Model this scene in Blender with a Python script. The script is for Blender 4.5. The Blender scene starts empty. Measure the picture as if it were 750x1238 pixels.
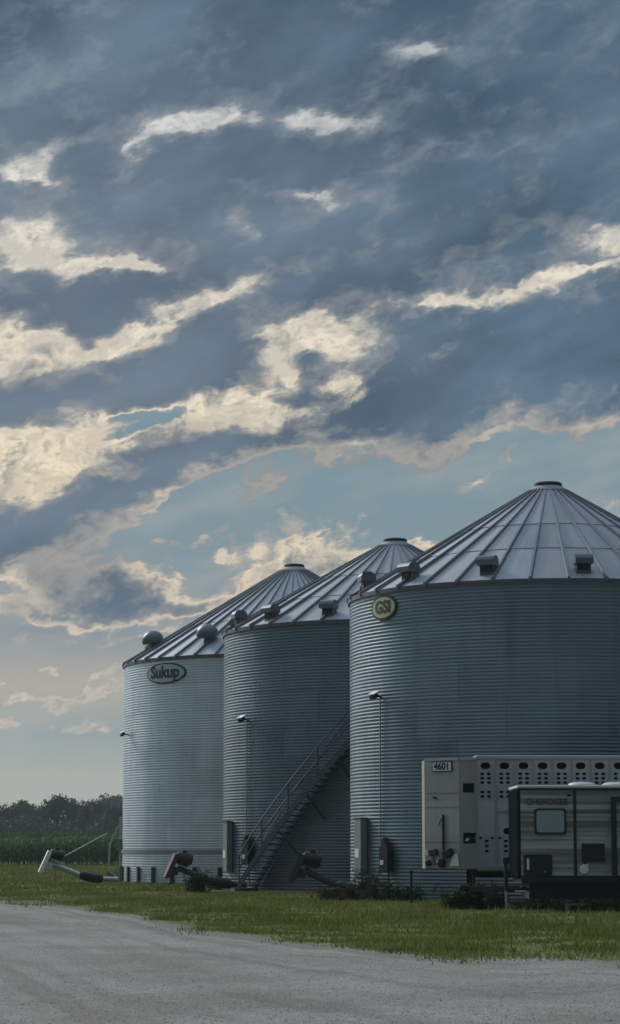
import bpy, bmesh, math, random
import numpy as np
from mathutils import Vector, Matrix
GLOW, BACK, ZEN, HAZE = 3.2, .32, 2.7, .00020
S = bpy.context.scene
COL = S.collection
R = math.radians
random.seed(7)
rng = np.random.default_rng(7)

# ---------------------------------------------------------------- camera
F = 2800.0                                   # focal length in pixels of the 750-wide photograph
TILT = math.atan(401 / F)
EYE = 1.6
cam_d = bpy.data.cameras.new('camera'); cam = bpy.data.objects.new('camera', cam_d)
COL.objects.link(cam); S.camera = cam
cam.location = (0, 0, EYE); cam.rotation_euler = (R(90) + TILT, 0, 0)
cam_d.sensor_fit = 'HORIZONTAL'; cam_d.sensor_width = 36; cam_d.lens = 36 * F / 750
cam_d.clip_start = 0.5; cam_d.clip_end = 6000
S.view_settings.view_transform = 'Standard'; S.view_settings.look = 'None'
S.view_settings.gamma = 1; S.view_settings.exposure = 0.0
S.render.resolution_x = 620; S.render.resolution_y = 1024

def ray(px, py):
    x = (px - 375) / F; u = (619 - py) / F
    return Vector((x, math.cos(TILT) - u * math.sin(TILT), math.sin(TILT) + u * math.cos(TILT)))
def at(px, py, D):                           # the point at depth y = D seen at that pixel
    r = ray(px, py); r = r * (D / r.y)
    return Vector((r.x, D, EYE + r.z))
def gnd(px, py):
    r = ray(px, py); r = r * (-EYE / r.z)
    return Vector((r.x, r.y, 0))

# ---------------------------------------------------------------- node helpers
class NT:
    def __init__(s, tree): s.t = tree; s.n = tree.nodes; s.l = tree.links
    def put(s, sock, v):
        if isinstance(v, bpy.types.NodeSocket): s.l.new(v, sock)
        elif v is not None: sock.default_value = v
    def m(s, op, a, b=None, c=None, clamp=False):
        n = s.n.new('ShaderNodeMath'); n.operation = op; n.use_clamp = clamp
        s.put(n.inputs[0], a)
        if b is not None: s.put(n.inputs[1], b)
        if c is not None: s.put(n.inputs[2], c)
        return n.outputs[0]
    def add(s, a, b): return s.m('ADD', a, b)
    def mul(s, a, b): return s.m('MULTIPLY', a, b)
    def sub(s, a, b): return s.m('SUBTRACT', a, b)
    def xyz(s, x, y, z=0.0):
        n = s.n.new('ShaderNodeCombineXYZ'); s.put(n.inputs[0], x); s.put(n.inputs[1], y); s.put(n.inputs[2], z); return n.outputs[0]
    def sep(s, v):
        n = s.n.new('ShaderNodeSeparateXYZ'); s.put(n.inputs[0], v); return n.outputs
    def noise(s, vec, scale, detail=4, rough=.5, lac=2.0, dist=0.0, col=False):
        n = s.n.new('ShaderNodeTexNoise'); s.put(n.inputs['Vector'], vec)
        s.put(n.inputs['Scale'], scale); s.put(n.inputs['Detail'], detail); s.put(n.inputs['Roughness'], rough)
        s.put(n.inputs['Lacunarity'], lac); s.put(n.inputs['Distortion'], dist)
        return n.outputs['Color' if col else 'Fac']
    def ss(s, v, a, b, lo=0.0, hi=1.0):      # smoothstep
        n = s.n.new('ShaderNodeMapRange'); n.interpolation_type = 'SMOOTHSTEP'
        s.put(n.inputs[0], v); s.put(n.inputs[1], a); s.put(n.inputs[2], b); s.put(n.inputs[3], lo); s.put(n.inputs[4], hi)
        return n.outputs[0]
    def mr(s, v, a, b, lo=0.0, hi=1.0):
        n = s.n.new('ShaderNodeMapRange')
        s.put(n.inputs[0], v); s.put(n.inputs[1], a); s.put(n.inputs[2], b); s.put(n.inputs[3], lo); s.put(n.inputs[4], hi)
        return n.outputs[0]
    def mix(s, f, a, b, mode='MIX'):
        n = s.n.new('ShaderNodeMix'); n.data_type = 'RGBA'; n.blend_type = mode
        s.put(n.inputs[0], f)
        s.put(n.inputs[6], (*a, 1) if isinstance(a, tuple) and len(a) == 3 else a)
        s.put(n.inputs[7], (*b, 1) if isinstance(b, tuple) and len(b) == 3 else b)
        return n.outputs[2]
    def vm(s, op, a, b=None):
        n = s.n.new('ShaderNodeVectorMath'); n.operation = op; s.put(n.inputs[0], a)
        if b is not None: s.put(n.inputs[1], b)
        return n.outputs[1] if op in ('LENGTH', 'DISTANCE', 'DOT_PRODUCT') else n.outputs[0]
    def scale(s, a, k):
        n = s.n.new('ShaderNodeVectorMath'); n.operation = 'SCALE'; s.put(n.inputs[0], a); s.put(n.inputs[3], k); return n.outputs[0]
    def ramp(s, f, stops, interp='LINEAR'):
        n = s.n.new('ShaderNodeValToRGB'); s.put(n.inputs[0], f); r = n.color_ramp; r.interpolation = interp
        while len(r.elements) < len(stops): r.elements.new(0.5)
        for e, (p, c) in zip(r.elements, stops): e.position = p; e.color = (*c, 1)
        return n.outputs[0]

def lin(r, g, b):                            # sRGB 0..255 -> linear
    return tuple(((v / 255) / 12.92 if v / 255 <= .04045 else ((v / 255 + .055) / 1.055) ** 2.4) for v in (r, g, b))

# ---------------------------------------------------------------- sky: Nishita air with a broken back-lit cloud deck
SUN_AZ, SUN_EL = R(-38), R(30)               # azimuth measured from +Y towards +X
W = bpy.data.worlds.new('World'); S.world = W; W.use_nodes = True
wt = W.node_tree; wt.nodes.clear(); N = NT(wt)
sky = wt.nodes.new('ShaderNodeTexSky'); sky.sky_type = 'NISHITA'; sky.sun_disc = False
sky.sun_elevation = SUN_EL; sky.sun_rotation = SUN_AZ; sky.air_density = 1.0; sky.dust_density = 2.5; sky.ozone_density = 1.5
g = wt.nodes.new('ShaderNodeTexCoord').outputs['Generated']
gx, gy, gz = N.sep(g)
az = N.mul(N.m('ARCTAN2', gx, gy), 28.0)
el = N.mul(N.m('ARCTAN2', gz, N.m('SQRT', N.add(N.mul(gx, gx), N.mul(gy, gy)))), 28.0)
def ae(px, py):
    d = ray(px, py); return math.atan2(d.x, d.y) * 28, math.atan2(d.z, math.hypot(d.x, d.y)) * 28
P0 = N.xyz(az, el)
# warp: a broad one, one at cumulus size and a fine one
def rot_stretch(v, ang, sx, sy):
    n = wt.nodes.new('ShaderNodeMapping'); n.vector_type = 'TEXTURE'; N.put(n.inputs[0], v)
    n.inputs['Rotation'].default_value = (0, 0, ang); n.inputs['Scale'].default_value = (sx, sy, 1); return n.outputs[0]
Q = rot_stretch(P0, R(17), 1.9, 1.0)
def cn(vec, sc, det, rough, k):
    return N.scale(N.vm('SUBTRACT', N.noise(vec, sc, det, rough, col=True), (0.5, 0.5, 0.5)), k)
w1 = cn(Q, .9, 2, .5, 1.1)
w2 = cn(Q, 2.6, 4, .55, .62)
w3 = cn(Q, 8.0, 3, .6, .13)
P = N.vm('ADD', N.vm('ADD', N.vm('ADD', P0, w1), w2), w3)
P = N.vm('MULTIPLY', P, (1, 1, 0))
# blobs: px, py, half-length, half-height (px of the photograph), rotation deg (up-right positive), amount
BLOBS = [
 # thin bright places in the deck
 (245,142,60,20,12,-.42),(180,186,34,15,35,-.34),(365,150,60,14,0,-.30),(60,190,80,16,20,-.24),(95,235,45,14,10,-.14),
 (30,212,50,12,5,-.26),(20,100,60,20,20,-.14),
 (495,62,60,20,-8,-.24),(560,40,60,16,15,-.12),(296,278,13,28,-20,-.30),(378,237,40,13,5,-.28),(480,185,50,20,30,-.10),
 (35,292,62,28,-5,-.38),(10,335,35,24,0,-.34),(140,322,75,15,-2,-.38),(200,330,40,12,-20,-.26),
 (60,402,120,22,3,-.44),(180,392,80,16,8,-.40),(290,358,75,15,14,-.38),(20,440,80,26,0,-.38),
 (590,345,110,17,10,-.36),(520,368,60,12,15,-.28),(700,325,60,13,5,-.34),(740,288,36,16,-20,-.36),
 (372,418,72,30,-4,-.44),(410,445,40,20,-40,-.28),(330,455,70,20,20,-.22),(440,470,18,10,30,-.3),
 (240,510,95,30,14,-.46),(330,495,60,16,12,-.34),(60,555,85,42,0,-.46),(30,590,60,20,10,-.3),(120,505,60,22,-5,-.40),(10,520,50,30,0,-.36),
 (400,520,50,12,0,-.26),(340,558,34,24,20,-.36),(300,575,25,14,20,-.2),
 # dark thick masses
 (190,455,110,32,10,.30),(40,490,90,24,0,.32),(120,365,110,24,3,.22),(15,345,20,24,0,.2),(15,555,25,14,0,.14),
 (280,545,130,26,15,.25),(80,618,150,40,15,.2),(620,430,220,60,8,.16),(420,355,90,20,8,.16),(300,205,150,30,5,.14),(420,20,200,40,0,.08),
 (260,415,40,18,40,.2),(660,200,160,60,20,.06),
 # cumulus bank under the deck
 (75,712,70,26,6,.36),(140,712,70,22,0,.40),(210,725,90,15,-2,.34),(40,740,70,14,0,.30),(300,712,90,13,5,.33),
 (370,672,55,28,0,.38),(430,664,60,17,-6,.32),(320,690,60,14,8,.3),(520,652,70,11,6,.34),(150,740,120,10,2,.28),(620,640,60,12,0,.3),(745,616,30,14,0,.34),
 (300,615,26,6,10,.26),(470,610,14,5,0,.24),(540,600,22,5,8,.22),(330,600,14,5,20,.2),(600,575,30,6,10,.2),(250,650,24,6,10,.28),(100,668,30,8,10,.2),(280,668,20,6,5,.24),(430,630,22,5,5,.2),
 (430,605,15,6,0,.34),(205,655,20,6,10,.30),(190,688,18,6,0,.28),(210,675,16,6,0,.2),(165,640,50,9,50,.20),(320,630,18,6,0,.2),(510,630,16,6,0,.2),(385,600,30,7,0,.16),
 (150,700,34,20,10,.25),(60,690,40,14,0,.2),
 # low pale sheets near the horizon
 (60,770,120,6,2,.22),(190,760,60,5,2,.2),(90,812,160,9,2,.26),(20,840,140,9,1,.24),(110,838,100,10,0,.24),(60,865,160,10,0,.22),(140,880,60,8,0,.2),
]
HOLES = [(185,522,36,12,12,-.40),(150,508,20,8,0,-.3),(215,612,60,8,30,-.3),(60,470,20,8,10,-.2),(255,470,30,6,10,-.2),(440,592,60,12,10,-.25)]
px_, py_, _z = N.sep(P)
M2 = N.xyz(N.mul(px_, px_), N.mul(px_, py_), N.mul(py_, py_))
def border(p, q):                            # height above the line through two pixels
    (x0, y0), (x1, y1) = ae(*p), ae(*q); sl = (y1 - y0) / (x1 - x0)
    return N.sub(N.sub(py_, N.mul(px_, sl)), y0 - sl * x0)
h = N.m('MAXIMUM', border((0, 704), (200, 608)), border((200, 608), (620, 526)))
base = N.ss(h, -.32, .52, 0.02, .72)
def blobs(T, items):
    for (bx, by, a, b, rt, k) in items:
        cx, cy = ae(bx, by); a /= 100; b /= 100; c_, s_ = math.cos(R(rt)), math.sin(R(rt))
        A = c_*c_/a/a + s_*s_/b/b; C = s_*s_/a/a + c_*c_/b/b; B = 2*c_*s_*(1/a/a - 1/b/b)
        D = -2*A*cx - B*cy; E = -2*C*cy - B*cx; F0 = A*cx*cx + B*cx*cy + C*cy*cy
        V = N.xyz(px_, py_, T)               # T rides along so the blobs are evaluated one after another
        d2 = N.add(N.add(N.vm('DOT_PRODUCT', V, (D, E, 0)), F0), N.vm('DOT_PRODUCT', M2, (A, B, C)))
        T = N.m('MULTIPLY_ADD', N.m('POWER', math.exp(-.8), d2), k, T)
    return T
DECK = [b for b in BLOBS if (b[5] < 0 and b[5] > -.5 or b[1] < 650) and b not in HOLES and b[1] < 652]
REST = [b for b in BLOBS if b not in DECK] + HOLES
T = blobs(base, [(b[0], b[1], b[2], b[3] * (.82 if b[5] < 0 else 1), b[4], b[5] * ((1.15 if b[1] < 300 else .95) if b[5] < 0 else .8)) for b in DECK])
fb = N.noise(N.vm('ADD', Q, w2), 2.6, 5, .58)
fb2 = N.noise(rot_stretch(P0, R(14), 3.2, 1.0), 1.1, 3, .55)
fine = N.noise(N.vm('ADD', P0, w2), 5.5, 3, .55)
vn = wt.nodes.new('ShaderNodeTexVoronoi'); vn.feature = 'SMOOTH_F1'; vn.inputs['Smoothness'].default_value = .6; vn.inputs['Scale'].default_value = 2.6
N.put(vn.inputs['Vector'], N.vm('ADD', Q, N.scale(w2, 1.0))); puff = N.sub(vn.outputs['Distance'], .38)
nz = N.add(N.mul(N.sub(fb, .5), .9), N.add(N.mul(N.sub(fb2, .5), .30), N.mul(N.sub(fine, .5), .34)))
upk = N.ss(h, .8, 3.2, 1.0, .55)                        # the high deck is smoother than the broken cloud below it
T = N.add(N.add(T, N.mul(nz, upk)), N.mul(N.mul(puff, -.26), upk))
T = N.m('MAXIMUM', T, N.add(N.mul(base, .46), N.add(N.mul(N.sub(fine, .5), .42), N.mul(puff, -.04))))
T = blobs(T, [(*b[:5], b[5] * (.72 if b[5] > 0 else 1)) for b in REST])
# everything outside the photographed window: cloud field on a plane overhead
zc = N.m('MAXIMUM', gz, .03)
CP = N.xyz(N.m('DIVIDE', gx, zc), N.m('DIVIDE', gy, zc))
To = N.add(.58, N.mul(N.sub(N.noise(CP, 1.3, 7, .6, dist=.4), .5), 1.5))
out = N.m('MAXIMUM', N.ss(N.m('ABSOLUTE', az), 4.4, 6.5), N.ss(el, 10.8, 12.5))
out = N.m('MAXIMUM', out, N.ss(gy, .1, -.1))
T = N.add(N.mul(T, N.sub(1.0, out)), N.mul(To, out))
T = N.m('MINIMUM', N.m('MAXIMUM', T, 0.0), 1.0)
e01 = N.mr(el, 0, 11)
bright = N.ramp(e01, [(0, lin(190,190,180)), (.2, lin(212,197,176)), (.38, lin(246,228,198)), (.6, lin(245,234,212)), (.85, lin(220,223,221)), (1, lin(188,194,197))])
edge = N.ramp(e01, [(0, lin(165,170,168)), (.2, lin(165,165,162)), (.4, lin(178,172,160)), (.8, lin(150,158,165)), (1, lin(140,150,160))])
tone = N.noise(rot_stretch(P0, R(20), 2.4, 1.0), .8, 6, .55)
dark = N.mix(N.ss(tone, .3, .72), lin(68,89,108), lin(101,123,142))
gxc, gyc = ae(60, 470)
gl = N.vm('SUBTRACT', P0, (gxc, gyc, 0)); gl = N.m('POWER', 2.718, N.mul(N.vm('DOT_PRODUCT', gl, gl), -.09))
dark = N.mix(N.mul(gl, .35), dark, lin(140,150,160))    # light of the hidden sun soaking through
mid = N.mix(.5, dark, edge)
# brightness of the lit part also varies with fine relief
relief = N.noise(N.vm('ADD', Q, w1), 3.8, 4, .6)
bright = N.mix(N.ss(relief, .40, .60), N.mix(.55, bright, edge), bright)
rimk = N.ss(N.noise(P0, .55, 2, .5), .50, .66)          # only parts of the border catch the light
rimk = N.m('MAXIMUM', rimk, N.ss(h, .55, 1.0)); rimk = N.m('MAXIMUM', rimk, N.ss(h, -.35, -.7))
rim = N.mix(rimk, N.mix(.5, edge, mid), bright)
c = N.mix(N.ss(T, .18, .32), N.mix(rimk, mid, edge), rim)
Tm = N.add(T, N.add(N.mul(N.sub(relief, .5), .38), N.mul(puff, -.08)))
c = N.mix(N.ss(Tm, .27, .52), c, mid)
c = N.mix(N.ss(Tm, .42, .74), c, dark)
# clear air: the Nishita sky, paler and greyer near the horizon where the haze is thickest
air = N.mix(1.0, N.scale(sky.outputs[0], 0.10), (0.52, .60, .66), 'MULTIPLY')
low = N.ramp(N.mr(el, 0, 5.5), [(0, lin(178,178,168)), (.14, lin(170,174,168)), (.24, lin(142,158,162)), (.34, lin(172,168,158)), (.46, lin(134,146,154)), (.62, lin(126,146,155)), (1, lin(116,143,155))])
air = N.mix(.94, air, low)
alpha = N.ss(T, .10, .28)
cirrus = N.ss(fb2, .42, .72); air = N.mix(N.mul(cirrus, .45), air, lin(176, 178, 172))
col = N.mix(alpha, air, c)
# the deck is brightest round the hidden sun and heaviest behind the camera
sd = Vector((math.sin(SUN_AZ) * math.cos(SUN_EL), math.cos(SUN_AZ) * math.cos(SUN_EL), math.sin(SUN_EL)))
cs = N.vm('DOT_PRODUCT', g, tuple(sd))
side = N.mul(N.ss(N.m('ABSOLUTE', az), 5.0, 9.0), 1.0)
glow = N.add(1.0, N.mul(N.mul(N.m('POWER', N.m('MAXIMUM', cs, 0.0), 6.0), out), GLOW))
back = N.ss(cs, -.6, .5, BACK, 1.0)
k = N.add(N.mul(glow, back), N.mul(N.ss(gz, .45, .95), ZEN))
col = N.scale(col, k)
col = N.mix(N.ss(gz, .0, -.02), col, lin(70,76,66))
bg = wt.nodes.new('ShaderNodeBackground'); N.put(bg.inputs[0], col); bg.inputs[1].default_value = 1.0
wo = wt.nodes.new('ShaderNodeOutputWorld'); wt.links.new(bg.outputs[0], wo.inputs[0])
W.cycles.sampling_method = 'MANUAL'; W.cycles.sample_map_resolution = 512

sun_d = bpy.data.lights.new('sun', 'SUN'); sun = bpy.data.objects.new('sun', sun_d); COL.objects.link(sun)
sun_d.energy = 2.3; sun_d.angle = R(14); sun_d.color = (1, .92, .8)
sun.rotation_euler = (-sd).to_track_quat('-Z', 'Y').to_euler()

# ---------------------------------------------------------------- mesh helpers
def mesh_obj(name, verts, faces, mat=None, parent=None, smooth=False, loc=None, mats=None, fmat=None, uv=None):
    me = bpy.data.meshes.new(name); me.from_pydata([tuple(v) for v in verts], [], faces); me.update()
    if uv is not None:
        l = me.uv_layers.new(name='UVMap'); idx = np.empty(len(me.loops), np.int32); me.loops.foreach_get('vertex_index', idx)
        l.data.foreach_set('uv', np.asarray(uv, np.float32)[idx].ravel())
    o = bpy.data.objects.new(name, me); COL.objects.link(o)
    if mats:
        for m_ in mats: me.materials.append(m_)
        me.polygons.foreach_set('material_index', fmat)
    elif mat: me.materials.append(mat)
    if smooth: me.polygons.foreach_set('use_smooth', [True] * len(me.polygons))
    if parent: o.parent = parent
    if loc is not None: o.location = loc
    return o
def fast_mesh(name, co, tris, mat, nper=3):
    me = bpy.data.meshes.new(name); n = len(tris)
    me.vertices.add(len(co)); me.vertices.foreach_set('co', np.asarray(co, np.float32).ravel())
    me.loops.add(n * nper); me.loops.foreach_set('vertex_index', np.asarray(tris, np.int32).ravel())
    me.polygons.add(n); me.polygons.foreach_set('loop_start', np.arange(n, dtype=np.int32) * nper)
    me.polygons.foreach_set('loop_total', np.full(n, nper, np.int32)); me.update(calc_edges=True)
    o = bpy.data.objects.new(name, me); COL.objects.link(o); me.materials.append(mat); return o
def tag(o, label=None, cat=None, group=None, kind=None):
    if label: o['label'] = label
    if cat: o['category'] = cat
    if group: o['group'] = group
    if kind: o['kind'] = kind
    return o
def thing(name, label, cat, loc=(0, 0, 0), rz=0.0, group=None):
    o = bpy.data.objects.new(name, None); COL.objects.link(o); o.location = loc; o.rotation_euler = (0, 0, rz); o.empty_display_size = .3
    return tag(o, label, cat, group)
def copy_tree(o, parent=None):
    c = o.copy(); COL.objects.link(c)
    if parent: c.parent = parent
    for ch in [x for x in bpy.data.objects if x.parent == o]: copy_tree(ch, c)
    return c
class MB:
    def __init__(s): s.v = []; s.f = []
    def quad(s, *p):
        n = len(s.v); s.v += [Vector(q) for q in p]; s.f.append(tuple(range(n, n + len(p)))); return s
    def box(s, c, d, rz=0.0, M=None, bev=0.0):
        x, y, z = (k / 2 for k in d); n = len(s.v); Mz = M if M is not None else Matrix.Rotation(rz, 3, 'Z'); c = Vector(c)
        if bev <= 0:
            P = [(-x,-y,-z),(x,-y,-z),(x,y,-z),(-x,y,-z),(-x,-y,z),(x,-y,z),(x,y,z),(-x,y,z)]
            s.v += [c + Mz @ Vector(p) for p in P]
            s.f += [tuple(n + i for i in q) for q in ((3,2,1,0),(4,5,6,7),(0,1,5,4),(1,2,6,5),(2,3,7,6),(3,0,4,7))]
        else:
            bm = bmesh.new(); bmesh.ops.create_cube(bm, size=1)
            for v in bm.verts: v.co = Vector((v.co.x * d[0], v.co.y * d[1], v.co.z * d[2]))
            bmesh.ops.bevel(bm, geom=bm.edges[:], offset=bev, segments=2, affect='EDGES', profile=.5)
            s.v += [c + Mz @ v.co for v in bm.verts]; s.f += [tuple(n + v.index for v in f.verts) for f in bm.faces]; bm.free()
        return s
    def tube(s, pts, r, n=8, caps=True):
        pts = [Vector(p) for p in pts]; rs = r if isinstance(r, (list, tuple)) else [r] * len(pts); b = len(s.v)
        for i, p in enumerate(pts):
            t = (pts[min(i + 1, len(pts) - 1)] - pts[max(i - 1, 0)]).normalized()
            u = t.orthogonal().normalized() if abs(t.z) > .95 else t.cross(Vector((0, 0, 1))).normalized()
            w = t.cross(u)
            for k in range(n):
                a = 2 * math.pi * k / n; s.v.append(p + (u * math.cos(a) + w * math.sin(a)) * rs[i])
        for i in range(len(pts) - 1):
            for k in range(n):
                s.f.append((b + i*n + k, b + i*n + (k+1) % n, b + (i+1)*n + (k+1) % n, b + (i+1)*n + k))
        if caps:
            s.f.append(tuple(b + k for k in range(n))[::-1]); s.f.append(tuple(b + (len(pts)-1)*n + k for k in range(n)))
        return s
    def bar(s, a, b, w, h=None):             # square bar from a to b
        a = Vector(a); b = Vector(b); t = b - a; M = t.to_track_quat('X', 'Z').to_matrix()
        return s.box((a + b) / 2, (t.length, w, h or w), M=M)
    def lathe(s, prof, n=24, c=(0, 0, 0), M=None):
        b = len(s.v); c = Vector(c); M = M if M is not None else Matrix.Identity(3)
        for (r, z) in prof:
            for k in range(n):
                a = 2 * math.pi * k / n; s.v.append(c + M @ Vector((r * math.cos(a), r * math.sin(a), z)))
        for i in range(len(prof) - 1):
            for k in range(n):
                s.f.append((b + i*n + k, b + i*n + (k+1) % n, b + (i+1)*n + (k+1) % n, b + (i+1)*n + k))
        s.f.append(tuple(b + k for k in range(n))[::-1]); s.f.append(tuple(b + (len(prof)-1)*n + k for k in range(n)))
        return s
    def prism(s, poly, thick, c=(0, 0, 0), M=None):  # poly in local XZ, extruded along local Y by +-thick/2
        b = len(s.v); n = len(poly); c = Vector(c); M = M if M is not None else Matrix.Identity(3)
        for y in (-thick / 2, thick / 2): s.v += [c + M @ Vector((x, y, z)) for x, z in poly]
        s.f.append(tuple(b + i for i in range(n))); s.f.append(tuple(b + n + i for i in range(n))[::-1])
        for i in range(n): s.f.append((b + i, b + n + i, b + n + (i+1) % n, b + (i+1) % n))
        return s
    def build(s, name, mat, parent=None, smooth=False, loc=None):
        o = mesh_obj(name, s.v, s.f, mat, parent, smooth, loc)
        if smooth == 'auto' or smooth:
            try: o.data.set_sharp_from_angle(angle=R(40))
            except Exception: pass
        return o
def text_part(txt, size, mat, name, parent, M, c, wrap=None, bold=0.0, depth=.004, sx=1.0, spacing=1.0):
    cu = bpy.data.curves.new('t', 'FONT'); cu.body = txt; cu.size = size; cu.align_x = 'CENTER'; cu.align_y = 'CENTER'
    cu.offset = bold; cu.extrude = depth; cu.resolution_u = 3; cu.space_character = spacing
    to = bpy.data.objects.new('t', cu); COL.objects.link(to); dg = bpy.context.evaluated_depsgraph_get()
    me = bpy.data.meshes.new_from_object(to.evaluated_get(dg)); bpy.data.objects.remove(to); me.name = name
    if wrap:                                 # densify so the letters follow the curved wall
        bm = bmesh.new(); bm.from_mesh(me); bmesh.ops.triangulate(bm, faces=bm.faces); 
        bmesh.ops.subdivide_edges(bm, edges=[e for e in bm.edges if e.calc_length() > .12], cuts=2); bm.to_mesh(me); bm.free()
    for v in me.vertices:
        x, y, z = v.co; x *= sx
        v.co = wrap(x, y, z) if wrap else Vector(c) + M @ Vector((x, y, z))
    me.materials.append(mat); o = bpy.data.objects.new(name, me); COL.objects.link(o); o.parent = parent
    return o

# ---------------------------------------------------------------- materials
def new_mat(name):
    m = bpy.data.materials.new(name); m.use_nodes = True; t = m.node_tree; b = t.nodes['Principled BSDF']; return m, NT(t), b
def simple(name, c, rough=.6, metal=0.0, var=.12, sc=6.0, bump=0.0, coat=0.0, spec=.5):
    m, n, b = new_mat(name); tc = n.n.new('ShaderNodeTexCoord').outputs['Object']
    f = n.noise(tc, sc, 5, .6); f2 = n.noise(tc, sc * 9, 3, .6)
    k = n.add(1 - var, n.mul(n.add(f, n.mul(f2, .5)), var * 1.35))
    n.put(b.inputs['Base Color'], n.scale(n.ramp(0.5, [(0, c), (1, c)]), k))
    n.put(b.inputs['Roughness'], n.add(rough - .08, n.mul(f2, .16))); b.inputs['Metallic'].default_value = metal
    b.inputs['Specular IOR Level'].default_value = spec; b.inputs['Coat Weight'].default_value = coat
    if bump:
        bp = n.n.new('ShaderNodeBump'); bp.inputs[0].default_value = bump; bp.inputs[1].default_value = .01; n.put(bp.inputs['Height'], f2); n.l.new(bp.outputs[0], b.inputs['Normal'])
    return m

def galvanized(name, c, rough, sheet_w, sheet_h, tone=.35, metal=.8):
    # uv: u = metres round the bin, v = metres up; every sheet weathers a little differently
    m, n, b = new_mat(name); uv = n.n.new('ShaderNodeTexCoord').outputs['UV']
    br = n.n.new('ShaderNodeTexBrick'); n.put(br.inputs['Vector'], uv); br.offset = .5
    br.inputs['Color1'].default_value = (0, 0, 0, 1); br.inputs['Color2'].default_value = (1, 1, 1, 1); br.inputs['Mortar'].default_value = (.1, .1, .1, 1)
    br.inputs['Scale'].default_value = 1; br.inputs['Mortar Size'].default_value = .022; br.inputs['Mortar Smooth'].default_value = .3
    br.inputs['Brick Width'].default_value = sheet_w; br.inputs['Row Height'].default_value = sheet_h
    sheet = n.sep(br.outputs[0])[0]
    ux, uy, _ = n.sep(uv)
    drip = n.noise(n.xyz(n.mul(ux, 2.2), n.mul(uy, .12)), 1.0, 5, .65)
    blot = n.noise(uv, .55, 5, .6); span = n.noise(uv, 30, 2, .5)
    v = n.add(n.mul(n.sub(sheet, .5), tone), n.add(n.mul(n.sub(drip, .5), .5), n.mul(n.sub(blot, .5), .5)))
    v = n.add(v, n.mul(n.sub(span, .5), .12))
    foot = n.mul(n.ss(uy, .9, 0.0), n.ss(n.noise(uv, 1.8, 4, .6), .35, .65))     # splashed mud on the lowest corrugations
    k = n.m('MAXIMUM', n.add(1.0, v), .2)
    col = n.mix(n.mul(foot, .5), n.scale(n.ramp(0.5, [(0, c), (1, c)]), k), (.13, .11, .08))
    n.put(b.inputs['Base Color'], col)
    n.put(b.inputs['Roughness'], n.m('ADD', rough, n.mul(n.sub(drip, .5), .35), clamp=True)); b.inputs['Metallic'].default_value = metal
    n.put(b.inputs['Metallic'], n.mul(n.sub(1.0, n.mul(foot, .6)), metal))
    bp = n.n.new('ShaderNodeBump'); bp.inputs[0].default_value = .25; bp.inputs[1].default_value = .02
    n.put(bp.inputs['Height'], n.noise(uv, 1.4, 3, .5)); n.l.new(bp.outputs[0], b.inputs['Normal'])
    return m
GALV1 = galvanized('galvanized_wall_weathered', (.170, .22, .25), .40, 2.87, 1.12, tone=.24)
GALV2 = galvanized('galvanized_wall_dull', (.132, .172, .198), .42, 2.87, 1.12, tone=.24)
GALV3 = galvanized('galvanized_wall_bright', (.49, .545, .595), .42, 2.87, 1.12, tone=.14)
ROOFM = galvanized('galvanized_roof', (.34, .35, .37), .72, 9, 9, tone=.26, metal=.25)
ROOF3 = galvanized('galvanized_roof_bright', (.40, .42, .44), .68, 9, 9, tone=.2, metal=.25)
RIBM = simple('galvanized_rib', (.15, .165, .185), .5, .6, .2)
TRIM = simple('dark_galvanized_trim', (.10, .11, .125), .55, .5, .25)
GREY = simple('grey_painted_steel', (.22, .24, .25), .5, .3, .25)
LGREY = simple('pale_galvanized_steel', (.42, .45, .47), .45, .5, .2)
VENTM = simple('vent_galvanized', (.12, .135, .155), .5, .5, .2)
DARK = simple('blackened_steel', (.016, .016, .018), .6, .2, .3)
RUST = simple('rusty_brown_steel', (.055, .040, .040), .75, .1, .4, sc=9)
BLACK = simple('black_plastic', (.012, .012, .014), .5, 0, .2)
WHITE = simple('white_paint', (.7, .71, .72), .5, 0, .1)
STAIR = simple('stair_galvanized', (.085, .10, .112), .5, .5, .25)
GREEN = simple('green_grey_enamel', (.17, .20, .19), .5, .1, .2)
OLIVE = simple('yellow_sign_enamel', (.52, .50, .27), .55, 0, .25)
INK = simple('dark_sign_ink', (.018, .03, .028), .6, 0, .2)
RUBBER = simple('tyre_rubber', (.02, .02, .02), .85, 0, .2)

# ---------------------------------------------------------------- ground
def grass_ground():
    m, n, b = new_mat('mown_grass_ground'); p = n.n.new('ShaderNodeTexCoord').outputs['Object']
    f1 = n.noise(p, .12, 6, .6); f2 = n.noise(p, 1.1, 6, .65); f3 = n.noise(p, 14, 5, .7)
    c = n.mix(n.ss(f1, .35, .65), (.090, .110, .024), (.140, .150, .042))
    c = n.mix(n.mul(n.ss(f2, .5, .72), .7), c, (.165, .140, .072))
    c = n.scale(c, n.add(.55, n.mul(f3, .9)))
    n.put(b.inputs['Base Color'], c); b.inputs['Roughness'].default_value = .95; b.inputs['Specular IOR Level'].default_value = .15
    bp = n.n.new('ShaderNodeBump'); bp.inputs[0].default_value = .9; bp.inputs[1].default_value = .06; n.put(bp.inputs['Height'], n.noise(p, 9, 5, .7)); n.l.new(bp.outputs[0], b.inputs['Normal'])
    return m
LAWN = grass_ground()
o = mesh_obj('ground', [(-3000, -400, 0), (3000, -400, 0), (3000, 5000, 0), (-3000, 5000, 0)], [(0, 1, 2, 3)], LAWN); tag(o, kind='structure')

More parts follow.
